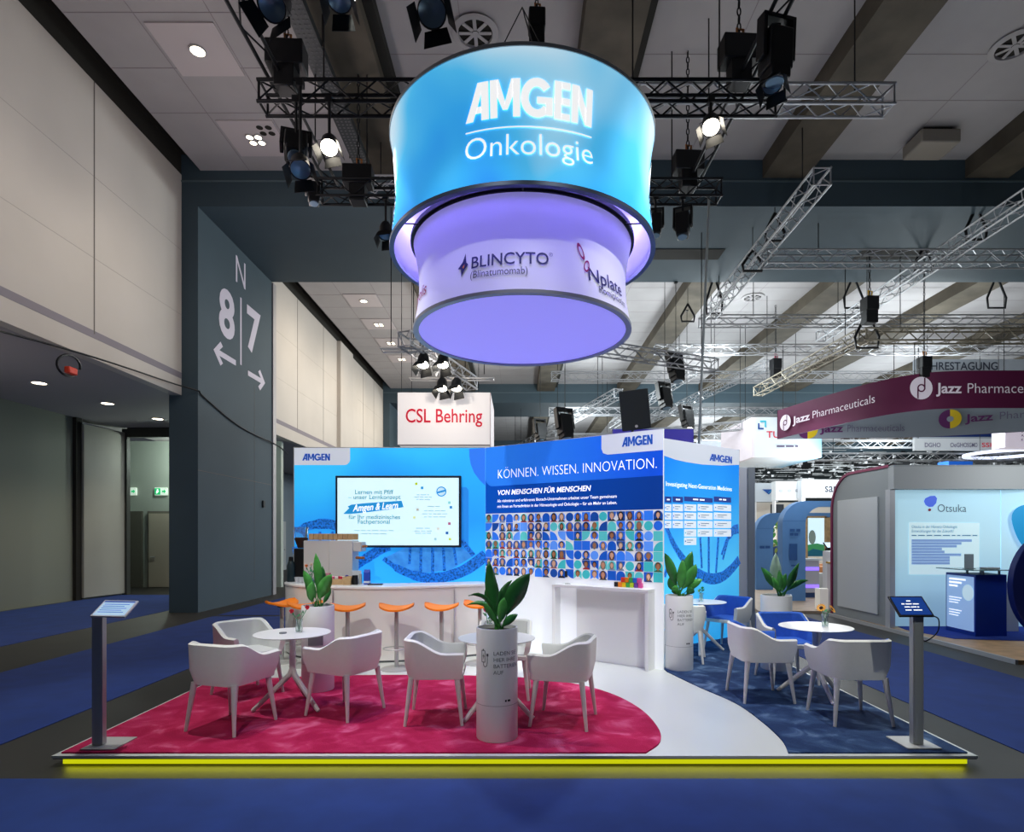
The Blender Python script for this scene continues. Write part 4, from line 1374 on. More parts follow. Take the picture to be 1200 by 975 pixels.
planter(2.055, 7.66, .175, .94, 'white planter with a leafy plant at the right corner of the portrait wall', [
    (779, 648, -.1, .12, (-.0, -.06, .08), 'd'), (811, 646, .05, .16, (.02, .02, .05), 'd'), (816, 661, -.1, .13, (.03, -.06, .05), 'g'),
    (823, 679, -.05, .09, (.02, -.05, .09), 'g'), (785, 676, .05, .12, (-.05, .03, .03), 'd'), (800, 655, -.12, .11, (.0, -.08, .02), 'g'), (813, 690, -.12, .09, (.04, -.06, .05), 'd'), (788, 688, -.14, .10, (-.04, -.06, .05), 'g')], (797, 698), 7.66)
planter(3.30, 7.66, .188, .94, 'white planter with a pale new leaf behind the deep blue armchair', [
    (892, 665, -.05, .10, (-.0, -.04, .07), 'd'), (909, 648, .0, .16, (.0, .02, .02), 'l'), (936, 660, -.1, .11, (-.0, -.06, .03), 'd'),
    (947, 680, -.05, .07, (-.02, -.05, .10), 'd'), (905, 676, -.12, .09, (-.02, -.06, .03), 'g'), (921, 672, .1, .09, (.02, .06, .03), 'd'), (913, 668, -.1, .08, (0, -.06, .02), 'g')], (914.5, 699), 7.66, text=False, mark=False)

# ---------------------------------------------------------------- tablet stands
def stand(x, y, label, corners, dark):
    t = thing('tablet_stand', label, 'tablet stand', (x, y, ZR))
    c = Vector((x, y, ZR))
    sx = 1 if x > 0 else -1
    MB().box(c + Vector((0 if x > 0 else .055, .04, .006)), (.27, .29, .012), ALU).build('base_plate', t, bevel=.003)
    MB().box(c + Vector((0, 0, .53)), (.085, .05, 1.03), STEEL).box(c + Vector((0, -.0255, .53)), (.055, .002, 1.03), mat('pole_face', '#A9AEAC', .4, .1)).build('pole', t, bevel=.006)
    n0, n1, f1, f0 = [Vector(p) for p in corners]
    u = (n1 - n0).normalized(); v = (f0 - n0).normalized(); nn = u.cross(v).normalized()
    if nn.z < 0: nn = -nn
    L, H = (n1 - n0).length, (f0 - n0).length
    mp = lambda a, d, w=0: n0 + u * a + v * d + nn * w
    b = MB().prism([(0, 0), (L, 0), (L, H), (0, H)], lambda a, d, w: mp(a, d, w - .016), BLACKP if dark else mat('silver_case', '#C9CBD0', .4), .016)
    tb = b.build('tablet', t, bevel=.004)
    cc_ = mp(L / 2, H / 2, -.03)
    MB().tube([c + Vector((0, 0, 1.04)), c + Vector((0, 0, 1.07)), cc_], .025, BLACKP, 8).build('neck', t)
    mg = .014
    sc = mat('dark_blue_slide', '#14377F', .3, emit=.55) if dark else mat('light_blue_slide', '#A9C6E4', .3, emit=.5)
    MB().flat([(mg, mg), (L - mg, mg), (L - mg, H - mg), (mg, H - mg)], mp, sc, .0015).build('panel', tb)
    b = MB()
    if dark:
        for i, (n_, k) in enumerate(((1, .12), (3, .5), (3, .42), (2, .48))):
            bars(b, mp, L * (.5 - k / 2), L * (.5 + k / 2), H * (.72 - .15 * i), .009, WPRINT, .003, n_, i)
    else:
        b.flat([(mg, H * .84), (L - mg, H * .84), (L - mg, H - mg), (mg, H - mg)], mp, mat('slide_header', '#274F9E', .4, emit=.4), .0025)
        for i in range(5):
            y0 = H * (.70 - .12 * i)
            b.flat([(L * .12, y0), (L * (.85 - .1 * (i % 2)), y0), (L * (.85 - .1 * (i % 2)), y0 + .009), (L * .12, y0 + .009)], mp, mat('slide_text', '#2E73C0', .4, emit=.3), .0025)
    b.build('slide_content', tb)
    if dark:
        p = mp(L, H * .1, -.02)
        MB().tube(catmull([p, p + Vector((.05, 0, -.03)), p + Vector((.05, .01, -.13)), p + Vector((-.03, .01, -.2)), c + Vector((.05, 0, .86)), c + Vector((.05, 0, .95))], 6), .005, BLACK, 6).build('cable', tb)
    return t
stand(-3.40, 4.84, 'slim metal tablet stand with a pale blue screen at the left front corner', [(-3.42, 4.76, 1.155), (-3.14, 4.76, 1.15), (-3.13, 4.95, 1.262), (-3.43, 4.95, 1.262)], False)
stand(3.235, 4.86, 'slim metal tablet stand with a dark blue screen at the right front corner', [(3.05, 4.78, 1.15), (3.33, 4.78, 1.15), (3.325, 4.92, 1.298), (3.04, 4.92, 1.298)], True)

# ---------------------------------------------------------------- things on the bar
ZB = 1.105
def onbar(px, Y, z=ZB): return Vector(((px - CX) * Y / F, Y, z))
e = thing('coffee_machine', 'white coffee machine with wooden rail on the left end of the bar', 'coffee machine', onbar(385, 8.7))
x0, x1 = onbar(355, 8.6).x, onbar(413, 8.6).x
CM = mat('machine_white', '#D3D0CF', .4)
MB().bb(x0, x1 - .34, 8.62, 8.95, ZB + .05, 1.72, CM).bb(x1 - .34, x1, 8.6, 8.95, ZB + .05, 1.72, CM).build('body', e, bevel=.01)
MB().bb(x1 - .02, x1 + .12, 8.64, 8.9, 1.56, 1.70, CM).build('group_head', e, bevel=.01)
MB().cyl((x1 + .1, 8.7, 1.63), (x1 + .19, 8.66, 1.64), .018, mat('wood_handle', '#A8683A', .5)).cyl((x1 + .03, 8.7, 1.47), (x1 + .16, 8.62, 1.47), .02, mat('wood_handle', '#A8683A')).build('handle', e)
b = MB()
for i in range(9):
    xx = x0 + .08 + i * (x1 - x0 - .08) / 9
    b.bb(xx, xx + (x1 - x0 - .08) / 9 - .005, 8.61, 8.635, 1.73, 1.82, mat('light_wood', '#C3A074', .6, var=.2, scale=9))
b.bb(x0 + .08, x1, 8.9, 8.92, 1.73, 1.82, mat('light_wood', '#C3A074'))
b.build('wooden_rail', e, bevel=.003)
b = MB()
for dx in (.06, .5):
    for y in (8.66, 8.9):
        b.cyl((x0 + dx, y, ZB), (x0 + dx, y, ZB + .06), .02, STEEL)
b.build('foot', e)
g_ = onbar(357, 9.0)
e = thing('coffee_grinder', 'black coffee grinder with a bean hopper behind the coffee machine', 'coffee grinder', g_ + Vector((-.05, 0, 0)))
c = g_ + Vector((-.05, 0, 0))
MB().bb(c.x - .09, c.x + .07, 8.93, 9.09, ZB, 1.6, BLACKP).build('body', e, bevel=.015)
MB().lathe([(.05, .50), (.10, .64), (.085, .66)], c, mat('beans', '#3C2419', .8, var=.4, scale=60), 20).build('beans', e)
MB().lathe([(.085, .66), (.10, .80), (.10, .815), (.001, .82)], c, GLASS, 20).build('hopper', e)
e = thing('thermos_bottle', 'dark green thermos bottle at the far left end of the bar', 'bottle', onbar(341, 8.9))
MB().lathe([(.001, 0), (.055, 0), (.06, .02), (.06, .24), (.035, .31), (.001, .31)], onbar(341, 8.9), mat('thermos_green', '#22343A', .4), 18).build('body', e)
MB().lathe([(.035, .31), (.03, .37), (.001, .375)], onbar(341, 8.9), BLACKP, 14).build('cap', e)
for i, px in enumerate((348, 352.5, 357)):
    p = onbar(px, 8.66)
    e = thing('coffee_cup', ['white coffee cup nearest the thermos on the bar', 'white coffee cup in the middle of the three by the thermos', 'white coffee cup nearest the coffee machine, right of three'][i], 'cup', p, 0, 'cups on the bar')
    MB().lathe([(.001, 0), (.022, 0), (.033, .06), (.036, .085), (.033, .085), (.03, .06), (.001, .01)], p, mat('cup_white', '#C9CCD4', .3), 16).build('cup', e)
    MB().tube([p + Vector((.033, 0, .07)), p + Vector((.055, 0, .06)), p + Vector((.05, 0, .03)), p + Vector((.028, 0, .025))], .005, mat('cup_white', '#C9CCD4'), 6).build('cup_handle', e)
def crate(px0, px1, Y, d, h, lab, m):
    p = onbar((px0 + px1) / 2, Y)
    wd = (px1 - px0) * Y / F
    e = thing('wooden_tray', lab, 'tray', p)
    b = MB().bb(p.x - wd / 2, p.x + wd / 2, Y, Y + d, ZB, ZB + .01, m)
    b.bb(p.x - wd / 2, p.x + wd / 2, Y, Y + .012, ZB, ZB + h, m).bb(p.x - wd / 2, p.x + wd / 2, Y + d - .012, Y + d, ZB, ZB + h, m)
    b.bb(p.x - wd / 2, p.x - wd / 2 + .012, Y, Y + d, ZB, ZB + h, m).bb(p.x + wd / 2 - .012, p.x + wd / 2, Y, Y + d, ZB, ZB + h, m)
    b.build('tray', e, bevel=.002)
    return p, wd
WOODL = mat('light_wood', '#C3A074')
p, wd = crate(386, 402, 8.34, .2, .08, 'light wooden tray with sweets on the bar front edge, left', WOODL)
for i in range(6):
    c = ['#E2668A', '#E8E0DA', '#D63A4A', '#F0B8C4', '#A8447A', '#E8D9C8'][i]
    q = p + Vector(((-.07 + .055 * (i % 3)), .06 + .07 * (i // 3), .012))
    one(MB().box(q + Vector((0, 0, .05)), (.045, .05, .10), mat('sweet_' + c[1:], c, .5), rz=.3 * i), 'sweet_packet', '%s sweet packet in the left wooden tray, %s row' % (['pink', 'cream', 'red', 'pale pink', 'plum', 'beige'][i], ['front', 'back'][i // 3]), 'packet', 'sweet packets in the tray', bevel=.006)
p, wd = crate(402, 411, 8.3, .2, .11, 'small empty wooden tray on the bar beside the tray of sweets', WOODL)
e = one(MB().box(onbar(383, 8.58) + Vector((0, 0, .075)), (.11, .09, .15), mat('tea_box', '#B77C8C', .5, var=.4, scale=20)), 'tea_box', 'small rose patterned tea box in front of the coffee machine', 'box', bevel=.004)
e = one(MB().lathe([(.001, 0), (.03, 0), (.034, .1), (.025, .12), (.001, .12)], onbar(407, 8.62), mat('blue_cup', '#2B2F9A', .4), 16), 'blue_cup', 'dark blue cup behind the small wooden tray', 'cup')
e = thing('napkin_dispenser', 'black and silver container next to the blue milk carton on the bar', 'container', onbar(417, 8.4))
MB().lathe([(.001, 0), (.04, 0), (.04, .13), (.001, .13)], onbar(416, 8.38), BLACKP, 18).build('black_pot', e)
MB().lathe([(.001, 0), (.022, 0), (.022, .15), (.001, .15)], onbar(422.5, 8.4), STEEL, 16).build('steel_pot', e)
MB().bb(onbar(414, 8.5).x, onbar(424, 8.5).x, 8.46, 8.48, ZB, ZB + .19, mat('menu_white', '#D7DCE4', .5)).build('card', e)
e = thing('milk_carton', 'blue and white carton on the bar below the screen', 'carton', onbar(430, 8.4))
q = onbar(430, 8.4)
MB().bb(q.x - .04, q.x + .04, 8.37, 8.45, ZB, ZB + .17, mat('carton_blue', '#2547B8', .5)).bb(q.x - .0405, q.x + .0405, 8.3695, 8.4505, ZB + .02, ZB + .05, mat('carton_white', '#E6EAF4', .5)).build('box', e, bevel=.002)
MB().prism([(-.04, 0), (.04, 0), (0, .04)], lambda u, v, w: Vector((q.x + w - .04, q.y + .01 + u, ZB + .17 + v)), mat('carton_blue', '#2547B8'), .08).build('gable_top', e)
q = onbar(440, 8.36)
one(MB().box(q + Vector((0, 0, .006)), (.2, .12, .012), BLACKP, rz=.1), 'black_tray', 'flat black mat beside the milk carton on the bar', 'mat', bevel=.003)
vv = vase(tuple(onbar(364, 8.45)), 'vase of orange and white tulips on the bar behind the plant', 'carnation', [(-.06, 0, .25, '#F0904A'), (.0, .02, .27, '#F3E6D8'), (.06, 0, .24, '#F2B48A'), (.03, .04, .2, '#F6F0E6')], h=.14)
# ---------------------------------------------------------------- hanging drum sign
DX, DY = .034, 6.0
ds = thing('hanging_drum_sign', 'large two-tier round hanging sign, blue above and white below, over the stand', 'hanging sign', (DX, DY, 3.81))
RU, RL = 1.30, 1.075
ZU0, ZU1, ZL0, ZL1 = 4.57, 5.67, 3.81, 4.63
def ru(z):
    t = (z - ZU0) / (ZU1 - ZU0)
    return RU * (1 - .045 * sin(pi * t))
def rl_(z):
    t = (z - ZL0) / (ZL1 - ZL0)
    return RL * (1 - .05 * sin(pi * min(1, t)))
cD = Vector((DX, DY, 0))
DRB = ramp_mat('drum_blue_print', [(0, '#2E8AEC'), (.35, '#2F97F2'), (.5, '#3AAEF6'), (.64, '#52C2F8'), (.78, '#9ADCFB'), (1, '#E2F5FE')], .55, .74, 2, -.5, 2.3, 1.2, .75, .6)
b = MB()
b.lathe([(ru(ZU0 + (ZU1 - ZU0) * i / 16), ZU0 + (ZU1 - ZU0) * i / 16) for i in range(17)], cD, DRB, 96)
uf = b.build('upper_fabric', ds)
b = MB()
LIN = mat('drum_liner', '#C4C0DC', .8)
b.lathe([(ru(ZU0 + (ZU1 - ZU0) * i / 10) - .03, ZU0 + (ZU1 - ZU0) * i / 10) for i in range(11)], cD, LIN, 64)
b.build('upper_liner', ds)
b = MB()
b.lathe([(RU - .04, ZU1 - .02), (RU + .006, ZU1 - .02), (RU + .006, ZU1 + .012), (RU - .04, ZU1 + .012)], cD, ALU, 96, closed=True)
b.lathe([(RU - .04, ZU0 - .012), (RU + .006, ZU0 - .012), (RU + .006, ZU0 + .02), (RU - .04, ZU0 + .02)], cD, mat('rim_dark', '#5A6680', .4, .5), 96, closed=True)
b.build('upper_rim', ds)
LOWF = mat('drum_white_print', '#DADAE2', .6, emit=.10)
b = MB()
b.lathe([(rl_(ZL0 + (ZL1 - ZL0) * i / 14), ZL0 + (ZL1 - ZL0) * i / 14) for i in range(15)], cD, LOWF, 96)
lf = b.build('lower_fabric', ds)
b = MB()
b.lathe([(RL - .05, ZL0 - .012), (RL + .005, ZL0 - .012), (RL + .005, ZL0 + .018), (RL - .05, ZL0 + .018)], cD, mat('rim_grey', '#9A9DA8', .4, .5), 96, closed=True)
b.lathe([(RL - .04, ZL1), (RL + .003, ZL1), (RL + .003, ZL1 + .02), (RL - .04, ZL1 + .02)], cD, BLACK, 96, closed=True)
b.build('lower_rim', ds)
b = MB().lathe([(.001, ZL0 + .004), (RL * .5, ZL0 + .004), (RL - .02, ZL0 + .004)], cD, mat('lilac_diffuser', '#9A92FF', .6, emit=.62, ecol='#9A96FF'), 64)
b.build('lower_diffuser', ds)
b = MB()
for i in range(6):
    a = 2 * pi * (i + .5) / 6
    p = cD + Vector((cos(a), sin(a), 0)) * (RL + .01)
    q = cD + Vector((cos(a), sin(a), 0)) * (RU - .03)
    b.cyl(p + Vector((0, 0, ZL1 + .01)), q + Vector((0, 0, ZU0 + .03)), .008, BLACK, n=6)
b.lathe([(RL - .01, ZL1 + .02), (RL + .03, ZL1 + .02), (RL + .03, ZL1 + .06), (RL - .01, ZL1 + .06)], cD, BLACK, 64, closed=True)
b.build('frame', ds)
MB().lathe([(.001, ZU1 - .03), (RU - .04, ZU1 - .03)], cD, mat('light_block_dark', '#1B1E26', .9), 48).build('top_light_block', ds)  # unseen disc added to keep the LED light off the ceiling
b = MB()
for i in range(20):
    a = 2 * pi * i / 20
    b.box(cD + Vector((cos(a) * (RU - .07), sin(a) * (RU - .07), ZU1 - .14)), (.05, .05, .05), BLACK, rz=a)
b.build('led_module', ds)
for i in range(36):
    a = 2 * pi * (i + .5) / 36
    lamp('POINT', cD + Vector((cos(a) * 1.17, sin(a) * 1.15, 5.05)), 3.6, (.46, .40, 1.0), None, .06)
    lamp('SPOT', cD + Vector((cos(a) * 1.19, sin(a) * 1.19, 4.83)), 13.0, (.20, .15, 1.0), cD + Vector((cos(a) * 1.03, sin(a) * 1.03, 4.30)), .04, 80, 1.0)
def dmap(rf):
    def f(u, v, w=0.0):
        r = rf(v)
        a = -pi / 2 + u / 1.3 if rf is ru else -pi / 2 + u / 1.075
        return cD + Vector((cos(a) * (r + w), sin(a) * (r + w), v))
    return f
mU, mL = dmap(ru), dmap(rl_)
for k in (0, 1, -1):
    b = MB()
    uc = .055 + k * 1.3 * radians(97)
    put_wordmark(b, mU, uc, 5.275, .29, 1.10, WPRINT, .008, cut=.06)
    for i in range(12):
        a0, a1 = uc - .55 + 1.1 * i / 12, uc - .55 + 1.1 * (i + 1) / 12
        b.flat([(a0, 5.044), (a1, 5.044), (a1, 5.055), (a0, 5.055)], mU, WPRINT, .008)
    b.text('Onkologie', mU, uc, 4.815, .262, WPRINT, -.008, w=.008, width=1.10, cut=.06)
    b.build('lettering', uf)
NV = mat('navy_lettering', '#27285E', .6)
MAG = mat('magenta_mark', '#9A1F5E', .6)
b = MB()
b.text('BLINCYTO', mL, -.475, 4.055, .145, NV, .008, align='LEFT', w=.008, width=.69, cut=.05)
b.text('®', mL, .23, 4.13, .045, NV, 0, align='LEFT', w=.008)
b.text('(Blinatumomab)', mL, -.475, 3.965, .095, mat('grey_lettering', '#4C4F5C', .6), .0, align='LEFT', w=.008, width=.51, cut=.05)
u0, v0 = -.555, 4.10
b.flat([(u0 - .055, v0 - .02), (u0 - .005, v0 + .03), (u0 + .025, v0 + .10), (u0 + .035, v0 + .02), (u0 + .055, v0 - .0), (u0 + .02, v0 - .04), (u0 - .01, v0 - .10), (u0 - .02, v0 - .03)], mL, NV, .008)
b.flat([(u0 - .005, v0 - .015), (u0 + .02, v0 + .01), (u0 + .01, v0 - .03)], mL, mat('orange_mark', '#E8863A', .6), .01)
b.build('lettering', lf)
b = MB()
b.text('Nplate', mL, .60, 3.985, .175, NV, .004, align='LEFT', w=.008, width=.52, cut=.04)
b.text('Romiplostim', mL, .72, 3.90, .095, mat('grey_lettering', '#4C4F5C'), 0, align='LEFT', w=.008, width=.46, cut=.04)
def loop(cx, cy, rx, ry, rot, wd, m):
    P = []
    for i in range(25):
        t = 2 * pi * i / 24
        x, y = rx * cos(t), ry * sin(t)
        P.append((cx + x * cos(rot) - y * sin(rot), cy + x * sin(rot) + y * cos(rot)))
    for i in range(24):
        (x0, y0), (x1, y1) = P[i], P[i + 1]
        k = 1 - wd / min(rx, ry)
        b.flat([(x0, y0), (x1, y1), (cx + (x1 - cx) * k, cy + (y1 - cy) * k), (cx + (x0 - cx) * k, cy + (y0 - cy) * k)], mL, m, .009)
loop(.54, 4.22, .026, .075, .5, .010, MAG)
loop(.60, 4.105, .030, .055, -.3, .010, MAG)
b.build('lettering', lf)
b = MB()
b.text('Kyprolis', mL, -1.64, 4.0, .17, MAG, .004, align='LEFT', w=.008, width=.55, cut=.04)
b.build('lettering', lf)
# hanging chains of the drum
b = MB()
for a in (.6, 2.55, -1.5):
    p = cD + Vector((cos(a) * (RU - .06), sin(a) * (RU - .06), ZU1))
    b.cyl(p, cD + Vector((0, 0, 7.1)), .006, BLACK, n=6)
b.build('wire_rope', ds)

# ---------------------------------------------------------------- trusses and their rigging
def truss(name, label, p0, p1, s, m, r=None, bay=None, group=None, parts=True, ladder=False, hang=True):
    """four main tubes with zigzag bracing between p0 and p1 (centre line), section s"""
    p0, p1 = Vector(p0), Vector(p1)
    d = (p1 - p0).normalized()
    L = (p1 - p0).length
    r = r or s * .085
    bay = bay or s * 1.1
    a = VZ.cross(d).normalized()
    if ladder:
        cs_ = [a * s / 2, -a * s / 2]
    else:
        cs_ = [a * s / 2 + VZ * s / 2, -a * s / 2 + VZ * s / 2, -a * s / 2 - VZ * s / 2, a * s / 2 - VZ * s / 2]
    t = thing(name, label, 'truss', (p0 + p1) / 2, 0, group)
    n6 = 8 if parts else 5
    ch = []
    for c in cs_:
        if parts:
            MB().cyl(p0 + c, p1 + c, r, m, n=n6).build('chord', t)
    lt = MB()
    if not parts:
        for c in cs_:
            lt.cyl(p0 + c, p1 + c, r, m, n=n6)
    nb = max(2, int(round(L / bay)))
    q = len(cs_)
    for k in range(q if q > 2 else 1):
        c0, c1 = cs_[k], cs_[(k + 1) % q]
        for i in range(nb):
            t0, t1 = p0 + d * (L * i / nb), p0 + d * (L * (i + 1) / nb)
            if i % 2: lt.cyl(t0 + c0, t1 + c1, r * .5, m, n=5, cap=False)
            else: lt.cyl(t0 + c1, t1 + c0, r * .5, m, n=5, cap=False)
        for e in (p0 + d * r, p1 - d * r):
            lt.cyl(e + c0, e + c1, r * .7, m, n=5, cap=False)
    lt.build('lattice' if parts else 'tubes', t)
    if hang:
        wires(t, [tuple(p0 + d * (L * k) + VZ * s / 2) for k in (.12, .88)], .012)
    return t
TB_ = mat('black_truss', '#15161A', .5, .3)
truss('lighting_truss', 'black cross truss directly behind the blue drum, nearest of the black ones', (-3.64, 8.45, 7.98), (3.72, 8.45, 7.98), .30, TB_, .026)
truss('lighting_truss', 'black cross truss behind the drum, lower in view, just in front of the slate beam', (-3.6, 10.75, 7.98), (3.62, 10.75, 7.98), .30, TB_, .024)
truss('ladder_truss', 'black ladder truss running back from the upper left edge of the picture', (-3.43, 3.2, 8.25), (-3.43, 11.0, 8.25), .20, TB_, .026, bay=.5, ladder=True)
truss('ladder_truss', 'black ladder truss running back to the right of the drum', (3.2, 3.2, 8.25), (3.2, 11.0, 8.25), .20, TB_, .026, bay=.5, ladder=True)
SG = 'silver trusses of the hall'
truss('silver_truss', 'silver cross truss beginning behind the black truss right of the drum', (1.2, 9.1, 8.42), (5.65, 9.1, 8.42), .30, ALUD, .022, group=SG)
truss('silver_truss', 'short silver truss appearing at the left edge of the drum', (-3.5, 12.6, 9.15), (1.4, 12.6, 9.15), .30, ALUD, .022, group=SG)
truss('silver_truss', 'silver truss running away in depth right of the drum, under the slate beam', (5.75, 11.3, 8.6), (5.9, 18.4, 8.6), .32, ALUD, .022, group=SG)
truss('silver_truss', 'silver truss running away in depth from the right picture edge', (10.3, 11.0, 8.6), (10.35, 20.5, 8.6), .32, ALUD, .022, group=SG)
truss('silver_truss', 'silver cross truss directly beneath the slate beam on the right', (6.0, 14.6, 8.55), (17, 14.6, 8.55), .32, ALUD, .022, group=SG)
truss('silver_truss', 'silver cross truss just behind the slate beam, upper of the two long ones', (5.75, 19.0, 8.6), (20, 19.0, 8.6), .30, ALUD, .022, bay=.45, group=SG, parts=False)
truss('silver_truss', 'silver cross truss behind the slate beam, lower of the two long ones', (4.9, 21.6, 8.5), (22, 21.6, 8.5), .30, ALUD, .022, bay=.45, group=SG, parts=False)
truss('silver_truss', 'bronze looking cross truss above the maroon ring banner', (9.3, 16.2, 7.2), (18, 16.2, 7.2), .32, mat('bronze_truss', '#8C8474', .45, .5), .024, group=SG)
truss('silver_truss', 'bronze looking side truss running back above the curve of the maroon banner', (9.3, 16.2, 7.2), (9.0, 22.5, 7.2), .32, mat('bronze_truss', '#8C8474'), .024, group=SG)
truss('silver_truss', 'slanted silver truss right below the drum, above the loudspeaker', (1.7, 14.0, 6.2), (5.0, 15.2, 6.1), .28, ALUD, .02, group=SG)
for k, (p, q, s, lab) in enumerate((
        ((7.0, 24, 8.4), (5.6, 36, 8.4), .32, 'far silver truss running in depth below the lower long cross truss, left one'),
        ((9.6, 23, 8.4), (7.2, 36, 8.4), .32, 'far silver truss running in depth below the lower long cross truss, right one'),
        ((1.4, 26, 8.7), (20, 26, 8.7), .35, 'far silver cross truss high above the loudspeaker'),
        ((1.5, 30, 8.0), (24, 30, 8.0), .35, 'far silver cross truss second above the loudspeaker'),
        ((2.0, 33, 7.2), (26, 33, 7.2), .35, 'far silver cross truss third above the loudspeaker'),
        ((0.8, 28, 6.1), (9, 24, 6.2), .32, 'far sloping silver truss behind the red lettered box sign'),
        ((4.0, 24, 7.5), (-.8, 40, 7.2), .35, 'far silver truss running in depth behind the loudspeaker'),
        ((8.0, 31, 6.5), (26, 31, 6.5), .35, 'far silver cross truss behind the maroon banner'),
        ((-1.5, 36, 6.0), (12, 36, 6.0), .4, 'far silver cross truss low over the portrait wall'),
        ((9.0, 40, 5.0), (30, 40, 5.0), .45, 'far low silver cross truss over the pale booths'),
        ((12.0, 26, 5.2), (26, 26, 5.2), .3, 'low silver truss behind the pale fascia'),
        ((6.0, 44, 5.6), (34, 44, 5.6), .45, 'farthest low silver cross truss of the hall'))):
    truss('silver_truss', lab, p, q, s, ALUD, s * .07, bay=s * 1.3, group=SG, parts=False)
# crowded far rigging over the distant booths: uncountable small frames and lamps
rr = random.Random(3)
b = MB()
for i in range(1300):
    Y = rr.uniform(45.5, 62)
    x = rr.uniform(.30, .90) * Y
    z = rr.uniform(5.2, 8.6) + (Y - 45) * .03
    if rr.random() < .6:
        L = rr.uniform(.5, 2.5)
        if rr.random() < .5: b.cyl((x, Y, z), (x + L, Y, z), .03, ALU, n=4)
        else: b.cyl((x, Y, z), (x + L * .3, Y + L, z + rr.uniform(-.4, .4)), .03, ALU if rr.random() < .5 else BLACK, n=4)
    else:
        b.box((x, Y, z), (rr.uniform(.08, .3), .15, rr.uniform(.1, .25)), BLACK if rr.random() < .5 else WHITE)
one(b, 'distant_rigging', 'tangle of distant truss tubes and lamps over the far booths', 'rigging', smooth=0)['kind'] = 'stuff'

def chain(mb, top, bot, m, r=.035):
    L = top.z - bot.z
    n = max(2, int(L / (r * 2.6)))
    for i in range(n):
        z = bot.z + L * (i + .5) / n
        a = Vector((1, 0, 0)) if i % 2 else Vector((0, 1, 0))
        c = Vector((bot.x, bot.y, z))
        pts = [c + a * (r * .6 * cos(t)) + VZ * (r * 1.5 * sin(t)) for t in [2 * pi * k / 10 for k in range(11)]]
        mb.tube(pts, r * .26, m, 5)
def hoist(px, py, Y, label, top_z=None, s=1.0, hook=None, wide=True):
    p = at(px, py, Y)
    t = thing('chain_hoist', label, 'hoist', p, 0, 'chain hoists')
    top_z = ceil_z(p.x, p.y) if top_z is None else top_z
    wx = .52 * s if wide else .30 * s
    MB().box(p, (wx, .3 * s, .34 * s), BLACK, rz=.05).box(p + Vector((0, 0, -.3 * s)), (.28 * s, .26 * s, .34 * s), BLACKP).build('housing', t, bevel=.015)
    b = MB(); chain(b, Vector((p.x, p.y, top_z)), p + Vector((0, 0, .2 * s)), BLACK, .04 * s); b.build('chain', t)
    MB().tube([p + Vector((.05 * s, 0, .16 * s)), p + Vector((.06 * s, 0, .32 * s)), p + Vector((-.03 * s, 0, .34 * s)), p + Vector((-.02 * s, 0, .2 * s))], .02 * s, mat('hook_orange', '#B0703A', .5) if hook is None else hook, 6).build('hook', t)
    return t
hoist(336, 68, 8.4, 'black chain hoist on the left end of the near black truss')
hoist(866, 62, 8.4, 'black chain hoist on the right end of the near black truss, below a thick chain')
hoist(629, 26, 6.5, 'black chain hoist right above the top of the blue drum', s=.6, wide=False)
hoist(806, 192, 10.75, 'black chain hoist on the right end of the rear black truss')
hoist(1019, 357, 16.0, 'black chain hoist with a yellow hook hanging right of centre above the maroon banner', s=1.1, hook=mat('hook_yellow', '#D9A514', .5), wide=False)
hoist(909, 427, 22.6, 'small black chain hoist with a red hook left of the maroon banner', s=1.15, hook=mat('hook_red', '#A0204A', .5), wide=False)
hoist(1083, 425, 16.2, 'black chain hoist half hidden by the top of the maroon banner', s=.9, wide=False)
hoist(420, 208, 10.75, 'black chain hoist on the left end of the rear black truss')
# rigging slings around the silver trusses
def sling(px, py, Y, w, h, label):
    p = at(px, py, Y)
    pts = [p + Vector((0, 0, h)), p + Vector((-w * .5, 0, .1 * h)), p + Vector((-w * .45, 0, -h * .3)), p + Vector((w * .45, 0, -h * .3)), p + Vector((w * .5, 0, .1 * h)), p + Vector((0, 0, h))]
    t = thing('lifting_sling', label, 'sling', p, 0, 'black lifting slings')
    MB().tube(pts, .035, BLACK, 6).build('strap', t)
    b = MB(); b.cyl(p + Vector((0, 0, h)), Vector((p.x, p.y, ceil_z(p.x, p.y))), .01, BLACK, n=5); b.build('wire_rope', t)
for a in ((837, 357, 18.2, .5, .9, 'black triangular sling at the far end of the long silver depth truss'), (882, 312, 14.8, .5, .4, 'black sling round the silver depth truss under the slate beam'),
          (908, 275, 13.9, .45, .5, 'black sling round the upper part of the silver depth truss'), (1144, 272, 14.2, .5, .6, 'black sling on the right silver depth truss, upper one'),
          (1082, 312, 16.0, .5, .5, 'black sling on the right silver depth truss, lower one'), (1000, 352, 19.0, .6, .8, 'black triangular sling left of the hoist with the yellow hook'),
          (1168, 352, 19.0, .6, .8, 'black triangular sling near the right picture edge above the long truss'), (1016, 398, 16.2, .65, .75, 'black sling at the corner of the bronze looking truss'),
          (806, 372, 20.0, .45, .45, 'black sling left of the thin hanging cable')):
    sling(*a)

